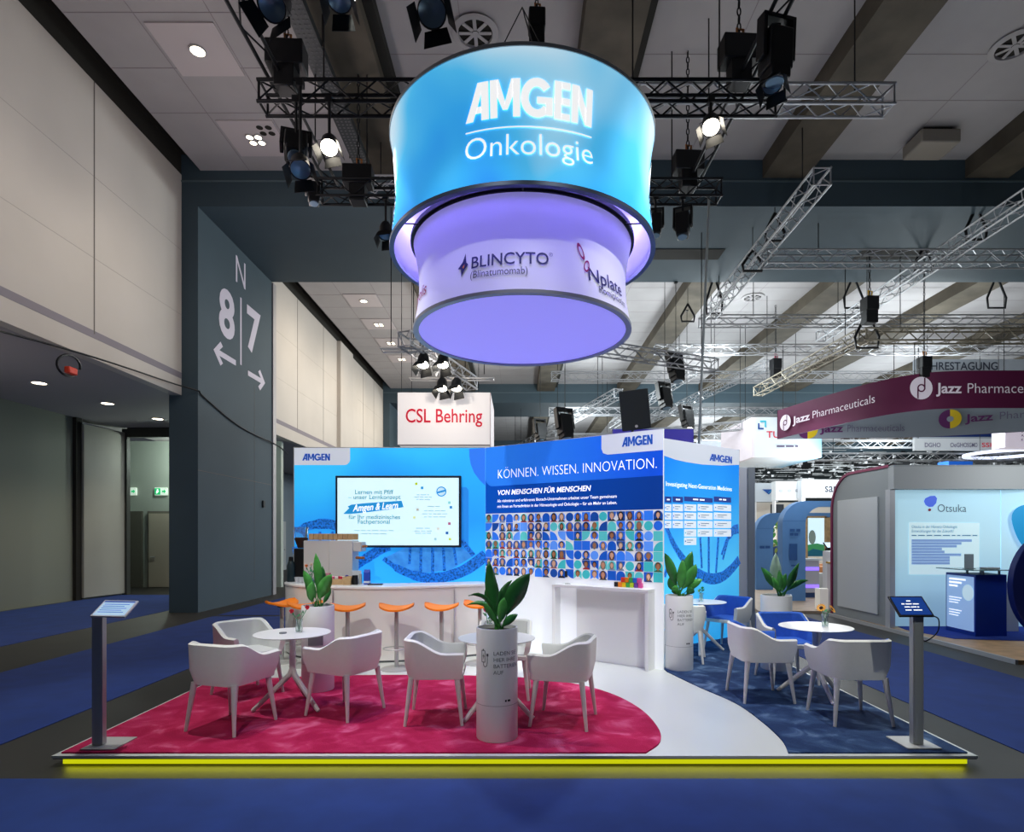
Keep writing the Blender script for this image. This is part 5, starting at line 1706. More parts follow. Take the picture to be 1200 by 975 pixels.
def fixture(px, py, Y, label, kind='par', tgt=None, on=False, zt=None, s=1.0, group='stage lamps', wire=False):
    p = at(px, py, Y)
    t = thing('stage_light', label, 'stage light', p, 0, group)
    tgt = Vector(tgt) if tgt is not None else p + Vector((.1, -.2, -1))
    ax = (tgt - p).normalized()
    Q = ax.to_track_quat('Z', 'Y').to_matrix()
    if kind == 'par':
        MB().lathe([(.001, -.20 * s), (.07 * s, -.19 * s), (.11 * s, -.1 * s), (.125 * s, .08 * s), (.115 * s, .08 * s), (.1 * s, -.05 * s)], p, BLACK, 24, axis=ax).build('housing', t)
        hs = kids(t)[0]
        MB().lathe([(.001, .02 * s), (.08 * s, .04 * s), (.115 * s, .07 * s)], p, LAMPON if on else LENSB, 24, axis=ax).build('lens', hs)
        b = MB()
        for k in range(4):
            a = pi / 2 * k + .3
            e = Q @ Vector((cos(a), sin(a), 0)); f = Q @ Vector((-sin(a), cos(a), 0))
            o = p + ax * .08 * s + e * .12 * s
            wv = .1 * s
            q = o + ax * .15 * s + e * .06 * s
            b.prism([(0, 0), (1, 0), (1, 1), (0, 1)], lambda u, v, w, o=o, q=q, f=f, wv=wv, e=e: o + (q - o) * v + f * (u - .5) * 2 * wv * (1 + .25 * v) + e * w, BLACK, .004)
        b.build('barn_door', hs)
    else:
        MB().box(p, (.24 * s, .2 * s, .36 * s), BLACK, M=Q).box(p + ax * .2 * s, (.2 * s, .2 * s, .12 * s), BLACKP, M=Q).build('housing', t, bevel=.02)
        MB().lathe([(.001, .27 * s), (.08 * s, .27 * s), (.085 * s, .255 * s)], p, LAMPON if on else LENSB, 20, axis=ax).build('lens', t)
        b = MB()
        e = Q @ Vector((1, 0, 0))
        b.box(p + e * .15 * s - ax * .1 * s, (.04 * s, .12 * s, .36 * s), BLACK, M=Q).box(p - e * .15 * s - ax * .1 * s, (.04 * s, .12 * s, .36 * s), BLACK, M=Q)
        b.box(p - ax * .29 * s, (.34 * s, .12 * s, .04 * s), BLACK, M=Q)
        b.build('yoke', t, bevel=.01)
    zt = zt if zt is not None else 7.84
    if wire: zt = ceil_z(p.x, p.y)
    b = MB().tube([p, Vector((p.x, p.y + .0, max(p.z + .12, zt)))], .010 if wire else .022, BLACK, 6)
    b.box((p.x, p.y, max(p.z + .12, zt)), (.09, .09, .09), BLACK)
    b.build('clamp', t)
    return t
fixture(322, 4, 6.9, 'stage light with a bluish reflector cut off by the top edge, left', 'par', (-3.0, 5.8, 6.6), False, 8.25, 1.35)
fixture(398, -4, 6.4, 'stage light whose barn doors just reach into the top edge', 'par', (-1.6, 5.6, 4.0), False, 8.25)
fixture(506, 10, 6.4, 'stage light with a blue white glint at the top, left of the drum', 'par', (-.7, 5.0, 5.0), False, 8.4, 1.25)
fixture(347, 172, 8.3, 'black moving head lamp hanging at the left end of the near truss', 'head', (-2.9, 7.7, 6.3), False, 7.84, 1.25)
fixture(352, 195, 8.0, 'black lamp with barn doors below the moving head on the left', 'par', (-2.6, 7.2, 5.4), False, 7.84, 1.1)
fixture(386, 170, 8.3, 'glaring lit stage lamp left of the drum', 'par', (-1.9, 5.0, 2.0), True, 7.84)
fixture(833, 146, 8.3, 'glaring lit stage lamp right of the drum', 'par', (1.9, 5.0, 2.0), True, 7.84)
fixture(909, 62, 7.5, 'black moving head lamp with an upright body right of the chain hoist', 'head', (3.2, 7.6, 6.0), False, 8.15, 1.35)
fixture(905, 95, 7.6, 'black lamp with barn doors under the upright moving head on the right', 'par', (3.0, 6.9, 6.0), False, 8.15, 1.0)
fixture(800, 262, 10.7, 'moving head lamp hanging from the right of the rear black truss', 'head', (2.8, 10.4, 5.0), False, 7.84, 1.0)
fixture(768, 262, 10.7, 'dark lamp hidden mostly behind the right edge of the drum', 'head', (2.4, 10.4, 5.0), False, 7.84, .9)
fixture(452, 272, 10.7, 'dark lamp with a bright glint at the left edge of the drum', 'par', (-2.2, 10.0, 5.0), False, 7.84)
fixture(368, 225, 10.7, 'dark lamp hanging at the left end of the rear black truss', 'head', (-3.5, 10.2, 5.0), False, 7.84, .9)
for px, py, Y, lab in ((792, 432, 18, 'black projector like lamp hanging above the loudspeaker to the right'), (779, 465, 20, 'black lamp with clamp hanging over the purple panel'),
                       (662, 498, 17, 'small black hanging loudspeaker left of the large one'), (633, 505, 24, 'small dark lamp hanging at the left of the portrait wall top'),
                       (805, 490, 22, 'warm lit lamp behind the right display wall')):
    fixture(px, py, Y, lab, 'head', None, lab.startswith('warm'), 7.0, 1.6, 'lamps hanging far behind the stand', True)
# steel pole
p, q = at(831, 232, 10.8), at(815, 522, 10.8)
e = thing('hanging_cable', 'thin pale cable hanging straight down right of the drum', 'cable', q)
MB().tube([p, q + Vector((0, 0, -1.5)), Vector((q.x - .1, 10.8, .05))], .022, mat('cable_pale', '#8F9391', .6), 6).build('cable', e)
# loudspeaker behind the portrait wall
Y = 8.9
sp = thing('loudspeaker', 'black loudspeaker tilted above the right end of the portrait wall', 'loudspeaker', at(742, 506, Y))
R = Matrix.Rotation(radians(-7), 3, 'Y') @ Matrix.Rotation(radians(8), 3, 'X')
c0 = at(742, 481, Y)
out = [(-.23, -.2), (.19, -.24), (.25, .14), (-.12, .2)]
b = MB().prism(out, lambda u, v, w: c0 + R @ Vector((u, v, w - .29)), mat('speaker_black', '#1A1D21', .7), .57)
b.build('cabinet', sp, bevel=.012)
b = MB()
MB().lathe([(.001, 0), (.022, 0), (.022, -.004), (.001, -.004)], c0 + R @ Vector((-.02, -.225, -.24)), PLATE, 12, axis=R @ Vector((0, -1, 0))).build('badge', sp)
MB().tube([c0 + Vector((0, .05, -.27)), Vector((c0.x, 8.95, 2.6)), Vector((c0.x, 8.95, .09))], .02, BLACK, 8).lathe([(.001, 0), (.2, 0), (.2, .015), (.001, .02)], (c0.x, 8.95, ZP), BLACK, 20).build('stand_pole', sp)
# ---------------------------------------------------------------- box sign with red lettering behind the stand
Y = 16.0
x0, x1 = at(466, 0, Y).x, at(574, 0, Y).x
z0, z1 = at(0, 521, Y).z, at(0, 460, Y).z
cb = thing('box_sign', 'white hanging box sign with red lettering above the screen wall', 'hanging sign', ((x0 + x1) / 2, Y + .5, z0))
WS = mat('lit_white_sign', '#F1E9E4', .6, emit=.5)
MB().bb(x0, x1 + .0, Y, Y + 2.2, z0, z1, WS).build('box', cb)
MB().bb(x0, x1, Y - .01, Y + .01, z0 - .03, z0, mat('sign_edge', '#8A8284', .6)).bb(x1, x1 + .02, Y, Y + 2.2, z0 - .03, z1, mat('sign_edge_pink', '#E3C9C8', .6)).build('edge', cb)
MB().text('CSL Behring', plane_map((0, Y, 0), (1, 0, 0), VZ, (0, -1, 0)), (x0 + x1) / 2, at(0, 495, Y).z, .52, mat('red_lettering', '#D6203C', .5, emit=.3), .012, w=.012, width=2.05).build('lettering', cb)
b = MB()
for px in (468, 552, 480, 560):
    x = at(px, 0, Y).x
    b.cyl((x, Y + .3, z1), (x, Y + .3, 9.42), .008, BLACK, n=5)
b.build('wire_rope', cb)
truss('silver_truss', 'short silver truss running in depth above the red lettered box sign', (-2.6, 13.5, 6.25), (-1.3, 16.6, 6.0), .32, ALUD, .025, group=SG)
for i, (xa, xb, yy, zz) in enumerate(((-3.2, -1.3, 13.9, 6.1), (-2.9, -.65, 15.9, 5.95))):
    truss('sign_truss', ['thin pale ladder frame above the box sign, upper one', 'thin pale ladder frame above the box sign, lower one'][i], (xa, yy, zz), (xb, yy, zz), .26, mat('pale_tube', '#D5D0CA', .4, .3), .022, bay=.7, ladder=True)
for px, py, Y2, lab in ((496, 424, 14.0, 'lit lamp at upper left over the box sign'), (519, 424, 14.2, 'lit lamp at upper right over the box sign'), (518, 452, 15.6, 'lit lamp low over the box sign, left one'), (535, 452, 15.6, 'lit lamp low over the box sign, right one')):
    fixture(px, py, Y2, lab, 'par', at(px, py, Y2) + Vector((0, -.5, -1)), True, 6.1, 1.2, 'lamps over the box sign', True)
lamp('POINT', (-1.8, 14.4, 5.6), 60, (1, .93, .85), None, .15)
# ---------------------------------------------------------------- maroon ring banner with white inside
z0, z1 = 5.18, 6.18
pts = [(19.0, 16.0), (14.0, 15.9), (11.6, 15.95), (10.7, 16.35), (10.15, 17.2), (9.75, 18.4), (9.4, 19.7), (9.1, 21.0)]
P = catmull([(a, c, 0) for a, c in pts], 8)
MAR = mat('maroon_banner', '#56103A', .7, emit=.04)
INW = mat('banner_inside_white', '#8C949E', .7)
jb = thing('ring_banner', 'maroon curved hanging banner with white lettering, pale grey inside', 'hanging sign', (11, 17, z0))
def strip_wall(P, z0, z1, m, off=0.0):
    b = MB()
    vs, fs = [], []
    for i, p in enumerate(P):
        d = (P[min(i + 1, len(P) - 1)] - P[max(i - 1, 0)]).normalized()
        nn = Vector((d.y, -d.x, 0)) * off
        vs += [(p.x + nn.x, p.y + nn.y, z0), (p.x + nn.x, p.y + nn.y, z1)]
    for i in range(len(P) - 1):
        fs.append((2 * i, 2 * i + 2, 2 * i + 3, 2 * i + 1))
    return b.raw(vs, fs, m)
strip_wall(P, z0, z1, MAR).build('outer_fabric', jb)
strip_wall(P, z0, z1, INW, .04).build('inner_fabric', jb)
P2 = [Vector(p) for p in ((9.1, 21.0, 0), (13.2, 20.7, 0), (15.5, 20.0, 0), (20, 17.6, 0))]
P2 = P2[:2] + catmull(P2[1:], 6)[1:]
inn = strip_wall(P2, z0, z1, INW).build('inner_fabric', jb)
strip_wall(P2, z0, z1, MAR, -.05).build('outer_fabric', jb)
WL = mat('pale_lettering', '#D9CDD8', .6, emit=.15)
q = plane_map((0, 15.86, 0), (1, 0, 0), VZ, (0, -1, 0))
zc = at(0, 455, 15.86).z
b = MB()
def pd(mp, u, v, r, m, m2, w=.02):
    b.flat(circ(u, v, r, 30), mp, m, w)
    b.flat([(u - .04 * r / .3, v - r), (u + .03 * r / .3, v - r), (u + .03 * r / .3, v), (u - .04 * r / .3, v)][0:4], mp, m2, w + .006) if False else None
    b.flat([(u - r * .36, v - r * .92), (u - r * .24, v - r * .92), (u - r * .24, v + r * .1), (u - r * .36, v + r * .1)], mp, m2, w + .006)
    b.flat([(u + r * .24, v - r * .1), (u + r * .36, v - r * .1), (u + r * .36, v + r * .92), (u + r * .24, v + r * .92)], mp, m2, w + .006)
    o, i = circ(u, v, r * .36, 20), circ(u, v, r * .24, 20)
    for k in range(20):
        b.flat([o[k], o[(k + 1) % 20], i[(k + 1) % 20], i[k]], mp, m2, w + .007)
u = at(1079, 0, 15.86).x
pd(q, u, zc, .30, WL, MAR)
u = at(1098, 0, 15.86).x
b.text('Jazz', q, u, zc - .13, .38, WL, .022, align='LEFT', w=.02, width=.68)
u = at(1132, 0, 15.86).x
b.text('Pharmaceuticals', q, u, zc - .13, .38, WL, -.006, align='LEFT', w=.02, width=2.45)
# on the receding curve
Pa, Pb = Vector((9.1, 21.0, 0)), Vector((10.05, 17.4, 0))
ud = (Pb - Pa).normalized()
q2 = plane_map(Pa + Vector((-.06, 0, 0)), ud, VZ, (-1, -.25, 0))
pd(q2, .5, 5.66, .27, WL, MAR)
b.text('Jazz', q2, .95, 5.54, .34, WL, .022, align='LEFT', w=.06, width=.8)
b.text('Pharmaceuticals', q2, 1.85, 5.54, .34, WL, -.006, align='LEFT', w=.1, width=2.4)
b.build('lettering', jb)
b = MB()
GL = mat('grey_purple_lettering', '#6B6580', .6)
q3 = plane_map((9.1, 20.95, 0), (4.1, -.3, 0), VZ, (0, -1, 0))
YEL = mat('yellow_mark', '#D8B81A', .6)
PUR = mat('purple_mark', '#5A1E5A', .6)
def two_tone(mp, u, v, r, w):
    b.flat(circ(u, v, r, 16, pi / 2, 3 * pi / 2), mp, PUR, w)
    b.flat(circ(u, v, r, 16, -pi / 2, pi / 2), mp, YEL, w)
    b.flat(circ(u, v, r * .3, 14), mp, INW, w + .01)
two_tone(q3, .98, 5.52, .36, .03)
b.text('Jazz', q3, 1.42, 5.38, .36, PUR, .022, align='LEFT', w=.06, width=.78)
b.text('Pharmaceuticals', q3, 2.28, 5.38, .36, GL, -.006, align='LEFT', w=.06, width=1.9)
b.build('lettering', inn)
b = MB()
ud = Vector((20 - 15.5, 17.6 - 20.0, 0)).normalized()
q4 = plane_map((14.3, 20.45, 0), ud, VZ, (-.4, -1, 0))
two_tone(q4, .35, 5.72, .32, .12)
b.text('Jazz', q4, .8, 5.58, .36, PUR, .022, align='LEFT', w=.12, width=.75)
b.text('Pharmaceuticals', q4, 1.65, 5.58, .36, GL, -.006, align='LEFT', w=.14, width=2.3)
b.build('lettering', jb)
b = MB()
for x, y in ((10.8, 16.3), (14, 15.92), (9.2, 20.8), (13, 20.7)):
    b.cyl((x, y, z1), (x, y, 7.05 if y < 17 else 8.4), .012, BLACK, n=5)
b.build('wire_rope', jb)

# ---------------------------------------------------------------- other signs and booths of the hall
def signbox(name, px0, px1, py0, py1, Y, d, m, label, cat='hanging sign', zt=None, group=None):
    a, c = at(px0, py1, Y), at(px1, py0, Y)
    t = thing(name, label, cat, ((a.x + c.x) / 2, Y, a.z), 0, group)
    MB().bb(a.x, c.x, Y, Y + d, a.z, c.z, m).build('box', t)
    if zt:
        b = MB()
        for x in (a.x + .2, c.x - .2):
            b.cyl((x, Y + d / 2, c.z), (x, Y + d / 2, ceil_z(x, Y + d / 2)), .012, BLACK, n=5)
        b.build('wire_rope', t)
    return t, plane_map((0, Y - .02, 0), (1, 0, 0), VZ, (0, -1, 0))
SGW = mat('sign_white_lit', '#D6DDE4', .6, emit=.2)
t, q = signbox('box_sign', 881, 963, 489, 536, 23, 3.5, ramp_mat('pastel_print', [(0, '#E6CCD2'), (.12, '#E4ECF2'), (.7, '#DDEBF4'), (1, '#5FB3D8')], .6, .12, 0, -1.5, 1.6), 'white hanging box sign with blue and red letters behind the maroon banner', zt=10.4)
b = MB()
a = at(891, 496, 23)
BL_, CY_, RD_ = mat('sign_blue', '#15468E', .6, emit=.2), mat('sign_cyan', '#35B5CC', .6, emit=.2), mat('sign_red', '#C8243C', .6, emit=.2)
b.flat([(a.x - .1, a.z - .24), (a.x + .12, a.z - .24), (a.x + .12, a.z - .18), (a.x - .04, a.z - .18), (a.x - .04, a.z), (a.x - .1, a.z)], q, BL_)
b.flat([(a.x - .02, a.z + .1), (a.x + .22, a.z + .1), (a.x + .22, a.z - .16), (a.x + .16, a.z - .16), (a.x + .16, a.z + .04), (a.x - .02, a.z + .04)], q, CY_)
b.text('TU', q, at(898, 0, 23).x, at(0, 513, 23).z, .36, RD_, .012, align='LEFT', width=.5)
bars(b, q, at(910, 0, 23).x, at(935, 0, 23).x, at(0, 524, 23).z, .07, GL, 0, 3, 2)
b.build('lettering', t)
signbox('box_sign', 818, 880, 517, 560, 27, .3, SGW, 'plain white hanging panel behind the right display wall', zt=10.4)
t, q = signbox('banner', 1073, 1215, 421, 520, 27, .2, mat('banner_grey', '#9FA6AE', .7, emit=.08), 'grey hanging banner with dark lettering behind the maroon ring', zt=10.4)
b = MB()
b.text('JAHRESTAGUNG 2023'[:12], q, at(1079, 0, 27).x, at(0, 433.5, 27).z, .5, mat('dark_lettering', '#343A48', .6), .014, align='LEFT', width=3.5)
z_ = at(0, 512, 27).z
b.flat([(at(1060, 0, 27).x, z_), (at(1177, 0, 27).x, z_), (at(1177, 0, 27).x, z_ + 1.2), (at(1060, 0, 27).x, z_ + 1.2)], q, mat('navy_panel_print', '#12306E', .6))
b.build('lettering', t)
t, q = signbox('banner', 1072, 1177, 514, 528, 26.5, .15, mat('banner_pale', '#C3C6C8', .7, emit=.08), 'pale strip banner with a row of society logos below the grey inner ring', zt=10.4)
b = MB()
for s, px, wd, m in (('DGHO', 1083, .7, GL), ('OeGHO', 1113, .75, GL), ('SGMO', 1133, .45, GL), ('SSH', 1150, .6, RD_)):
    b.text(s, q, at(px, 0, 26.5).x, at(0, 524, 26.5).z, .28, m, .01, align='LEFT', width=wd)
b.build('lettering', t)
t, q = signbox('box_sign', 1178, 1240, 498, 524, 21, .6, mat('sign_lilac_lit', '#E3DCEA', .6, emit=.5), 'bright lilac white sign at the right edge under the maroon ring', zt=10.4)
b = MB()
for i in range(3):
    b.text('3AK'[i], q, at(1196, 0, 21).x, at(0, 507 + 5 * i, 21).z, .14, mat('dark_lettering', '#343A48'), .004, align='LEFT')
b.build('lettering', t)
rg = one(MB().lathe([(1.25, 0), (1.4, 0), (1.4, .12), (1.25, .12)], (at(1200, 0, 24).x, 25, at(0, 530, 24).z), mat('lit_ring', '#D4DCF4', .5, emit=1.2), 40, closed=True).cyl((at(1200, 0, 24).x, 26.3, at(0, 530, 24).z), (at(1200, 0, 24).x, 26.3, 10.5), .01, BLACK), 'ring_light', 'glowing pale ring under the lilac sign at the right edge', 'ring light')
# pale fascias of the distant booths
t, q = signbox('booth_fascia', 940, 1010, 562, 583, 24, .4, SGW, 'white booth fascia with dark lower case lettering left of the maroon edge', 'fascia')
b = MB().text('sanofi', q, at(966, 0, 24).x, at(0, 576.5, 24).z, .5, mat('dark_lettering', '#343A48'), .01, align='LEFT', width=.95)
b.build('lettering', t)
MB().bb(at(940, 0, 24).x, at(941, 0, 24).x + .12, 24.05, 24.35, 0, at(0, 583, 24).z, SGW).build('post', t)
t, q = signbox('booth_fascia', 909, 939, 564, 586, 24.5, .4, mat('fascia_pale', '#D5DADC', .6, emit=.25), 'pale angled booth fascia with faint logos beside the white one', 'fascia')
MB().bb(at(909, 0, 24.5).x, at(910.5, 0, 24.5).x, 24.6, 24.85, 0, at(0, 586, 24.5).z, WHITE).build('post', t)
b = MB()
for i, px in enumerate((915, 925, 934)):
    b.flat(circ(at(px, 0, 24.5).x, at(0, 575, 24.5).z, .1, 12, ry=.07), q, mat('faint_print', '#A9B0B6', .6))
b.build('lettering', t)
t, q = signbox('booth_fascia', 868, 912, 566, 588, 27, .3, mat('fascia_grey', '#B9C1C8', .6, emit=.2), 'grey booth fascia with a blue winged logo', 'fascia')
MB().bb(at(884, 0, 27).x, at(887, 0, 27).x, 27.05, 27.25, 0, at(0, 588, 27).z, WHITE).build('post', t)
b = MB()
a = at(902, 576, 27)
b.flat([(a.x - .35, a.z + .1), (a.x - .05, a.z - .14), (a.x + .05, a.z - .05), (a.x + .1, a.z + .1)], q, BL_)
b.flat([(a.x - .15, a.z - .14), (a.x + .02, a.z + .0), (a.x + .2, a.z + .2)], q, CY_, .004)
b.text('io', q, a.x + .22, a.z - .12, .34, mat('dark_lettering', '#343A48'), .01, align='LEFT')
b.build('lettering', t)
# booth wall behind, beige with dark price like panel
bw = thing('booth_wall', 'pale rear booth wall with a dark panel and beige strips', 'booth wall', (12.5, 27.6, 0))
MB().bb(10, 16, 27.5, 27.6, 0, 3.3, mat('cream_wall', '#CFC7BB', .7, emit=.12)).build('wall', bw)
MB().bb(at(904, 0, 27.4).x, at(919, 0, 27.4).x, 27.44, 27.5, at(0, 604, 27.4).z, at(0, 591, 27.4).z, mat('dark_board', '#3C4048', .6)).build('dark_board', bw)
MB().bb(at(880, 0, 27.4).x, at(886, 0, 27.4).x, 27.44, 27.5, at(0, 601, 27.4).z, at(0, 591, 27.4).z, mat('magenta_board', '#A03A66', .6)).build('magenta_board', bw)
# blue arch portals
AR = mat('portal_blue', '#5E8CC2', .6, var=.05, scale=2)
def portal(px0, px1, py_t, py_b, Y, label, text):
    """broad blue upright whose top bends away over the booth entrance"""
    a, c = at(px0, py_b, Y), at(px1, py_t, Y)
    x0, x1, zt = a.x, c.x, c.z
    t = thing('arch_portal', label, 'portal', ((x0 + x1) / 2, Y, 0))
    wd = x1 - x0
    R, r2 = .62, .45
    poly = [(0, 0), (0, zt - R)] + [(R - R * cos(q), zt - R + R * sin(q)) for q in [pi / 2 * k / 8 for k in range(1, 9)]] + [(3.2, zt), (3.2, zt - .15), (wd + r2, zt - .15)]
    poly += [(wd + r2 - r2 * sin(q), zt - .15 - r2 + r2 * cos(q)) for q in [pi / 2 * k / 8 for k in range(1, 9)]] + [(wd, 0)]
    MB().prism(poly, lambda u, v, w: Vector((x0 + u, Y + w, v)), AR, .3).build('arch', t)
    sh = wd
    V = lambda u, z, d: (x0 if d > .5 else x1, Y - .002, z)
    b = MB()
    o = Vector(V(0, 0, .95)); ud = (Vector(V(0, 0, 0)) - Vector(V(0, 0, 1))).normalized()
    q = plane_map(o + Vector((0, -.03, 0)), ud, VZ, (-.3, -1, 0))
    DB = mat('portal_dark_print', '#2C5794', .6)
    if text:
        bars(b, q, sh * .3, sh * .75, zt * .70, .07, DB, 0, 2, 4)
        bars(b, q, sh * .3, sh * .65, zt * .66, .07, DB, 0, 2, 5)
        b.flat([(sh * .28, zt * .42), (sh * .62, zt * .42), (sh * .62, zt * .58), (sh * .28, zt * .58)], q, DB)
        b.flat([(sh * .35, zt * .36), (sh * .6, zt * .36), (sh * .6, zt * .375), (sh * .35, zt * .375)], q, DB)
    else:
        bars(b, q, sh * .2, sh * .8, zt * .55, .08, DB, 0, 2, 6)
    b.build('lettering', t)
    MB().flat([(.0, zt * .80), (sh, zt * .80), (sh, zt * .803), (0, zt * .803)], q, DB).build('seam', t)
    return t
portal(917, 944, 587, 705, 15.8, 'large blue arch portal with printed panel, nearer of the two', True)
portal(886, 906, 601, 695, 19.0, 'blue arch portal farther back, beside the side panel of the stand', False)
# booth furniture seen between the portals and the maroon edged booth
def pbox(name, px0, px1, py0, py1, Y, d, m, label, cat, group=None, bevel=.01):
    a, c = at(px0, py1, Y), at(px1, py0, Y)
    return one(MB().bb(a.x, c.x, Y, Y + d, (.06 if name != 'pouffe' else max(a.z, .06)), c.z, m), name, label, cat, group, bevel=bevel)
TAN = mat('tan_leather', '#B0703F', .6)
pbox('pouffe', 866, 886, 663, 678, 22, .8, TAN, 'tan pouffe beside the narrow side panel of the stand', 'pouffe', 'tan pouffes', .05)
pbox('pouffe', 963, 981, 664, 678, 20, .8, TAN, 'tan pouffe right of the purple lit shelf, front one', 'pouffe', 'tan pouffes', .05)
pbox('pouffe', 959, 969, 661, 676, 21.2, .8, TAN, 'tan pouffe right of the purple lit shelf, rear one', 'pouffe', 'tan pouffes', .05)
pl = mat('booth_floor_wood', '#B9A48E', .5, var=.1, scale=4)
struct(MB().prism([(5.5, 13.7), (16, 13.7), (16, 30), (9.2, 30)], lambda u, v, w: Vector((u, v, w)), pl, .06), 'floor_booth')
MBL = mat('bench_blue', '#3B5487', .7)
e = thing('long_bench', 'white topped blue bench under the tan pouffes', 'bench', (9.6, 20.8, .06))
MB().bb(9.85, 11.2, 19.8, 22, .06, .36, MBL).bb(7.9, 8.9, 21.8, 23, .06, .3, MBL).build('body', e)
MB().bb(9.8, 11.25, 19.75, 22.05, .36, .42, WHITE).bb(7.85, 8.95, 21.75, 23.05, .30, .36, WHITE).build('top', e)
a, c = at(943, 695, 16.6), at(960, 657, 16.6)
e = thing('light_shelf', 'white display shelf with two purple lit strips beside the nearer portal', 'shelf', ((a.x + c.x) / 2, 16.8, .06))
MB().bb(a.x, c.x, 16.6, 17.1, .2, c.z, mat('shelf_white', '#CFC8CC', .5)).bb(a.x, c.x + .05, 16.55, 17.15, c.z, c.z + .05, WHITE).bb(a.x, c.x, 16.65, 17.1, .06, .2, MBL).build('body', e)
PL = mat('purple_lit_strip', '#8C6CFF', .5, emit=1.3)
for y in (666.5, 687):
    z = at(0, y, 16.6).z
    MB().bb(a.x + .01, c.x - .01, 16.585, 16.6, z - .045, z + .045, PL).build('light_strip', e)
a, c = at(946, 652, 18), at(968, 607, 18)
e = thing('landscape_screen', 'lit screen with a green landscape in a wooden frame', 'screen', ((a.x + c.x) / 2, 18, a.z))
MB().bb(a.x - .04, a.x, 17.96, 18.04, a.z - .5, c.z + .05, WOODL).bb(c.x - .06, c.x, 17.96, 18.04, a.z - .5, c.z + .05, WOODL).bb(a.x - .04, c.x, 17.96, 18.04, c.z, c.z + .06, WOODL).bb(a.x - .04, c.x, 17.9, 18.2, a.z - .62, a.z - .5, WHITE).bb(a.x, c.x, 17.95, 18.15, .06, a.z - .62, WHITE).build('frame', e)
q = plane_map((0, 17.99, 0), (1, 0, 0), VZ, (0, -1, 0))
H = c.z - a.z
W_ = c.x - a.x
b = MB().flat([(a.x, a.z), (c.x - .06, a.z), (c.x - .06, c.z), (a.x, c.z)], q, mat('screen_sky', '#CFE9F4', .5, emit=.8))
b.flat([(a.x, a.z + .3 * H), (a.x + W_ * .5, a.z + .34 * H), (c.x - .06, a.z + .3 * H), (c.x - .06, a.z), (a.x, a.z)], q, mat('screen_green', '#3E8F5A', .5, emit=.4), .003)
b.flat([(a.x, a.z), (c.x - .06, a.z), (c.x - .06, a.z + .14 * H), (a.x + .3 * W_, a.z + .2 * H), (a.x, a.z + .12 * H)], q, mat('screen_teal', '#1D5E72', .5, emit=.3), .004)
b.flat(circ(a.x + .25 * W_, a.z + .5 * H, .11, 12, ry=.22), q, mat('screen_tree', '#7E8E86', .5, emit=.3), .004)
b.build('panel', e)
MB().bb(at(969, 0, 19).x, at(975, 0, 19).x, 19, 19.1, .06, at(0, 606, 19).z, WOODL).build('side_post', e)
pt = thing('touch_terminal', 'black pedestal terminal with a tilted lit display behind the sunflowers', 'terminal', (at(972, 0, 15.8).x, 15.8, .06))
x = at(972, 0, 15.8).x
MB().bb(x - .09, x + .09, 15.75, 15.85, .06, 1.45, BLACKP).build('post', pt)
MB().box((x + .0, 15.7, 1.52), (.34, .26, .03), BLACKP, M=Matrix.Rotation(radians(35), 3, 'X')).build('display', pt)
MB().box((x + .0, 15.695, 1.54), (.30, .22, .004), mat('screen_sky', '#CFE9F4'), M=Matrix.Rotation(radians(35), 3, 'X')).build('panel', pt)
pbox('reception_desk', 976, 989, 646, 668, 14.6, .5, WHITE, 'white pedestal with a flower arrangement left of the maroon edge', 'pedestal')
e = thing('bouquet', 'bunch of flowers on the white pedestal beside the maroon edge', 'flowers', at(980, 646, 14.8))
c = at(980, 645, 14.8)
b = MB()
for i in range(12):
    tp = c + Vector((rr.uniform(-.15, .12), rr.uniform(-.1, .1), rr.uniform(.2, .42)))
    leaf(b, c, tp, .07, (0, 0, .05), LEAF)
b.build('foliage', e)
b = MB()
for i in range(6):
    b.ball(c + Vector((rr.uniform(-.15, .12), -.08, rr.uniform(.2, .42))), .035, mat('bouquet_red', '#C2405A', .6), 8, 6)
b.build('blossom', e)
e = one(MB().bb(at(985, 0, 13.6).x, at(990, 0, 13.6).x, 13.6, 13.7, at(0, 630, 13.6).z, at(0, 612, 13.6).z, BLACKP), 'wall_monitor', 'dark monitor edge beside the maroon booth edge', 'monitor')
a = at(961, 724, 13.85); c = at(981, 690, 13.85)
one(MB().bb(a.x, c.x, 13.85, 14.1, .06, c.z, mat('glow_panel', '#D9D6CE', .5, emit=.3)), 'low_cabinet', 'pale low cabinet in front of the tan pouffes', 'cabinet', bevel=.01)
b = MB().bb(at(980, 0, 13.5).x, at(991, 0, 13.5).x, 13.5, 13.9, .06, at(0, 661, 13.5).z, mat('shelf_white', '#CFC8CC'))
e = thing('slim_counter', 'slim white counter with a wooden top against the maroon edge', 'counter', (7.2, 13.6, .06))
b.build('body', e)
MB().bb(at(979, 0, 13.5).x, at(991.5, 0, 13.5).x, 13.48, 13.92, at(0, 661, 13.5).z, at(0, 659, 13.5).z, mat('yellow_wood', '#C69A3A', .5)).build('top', e)
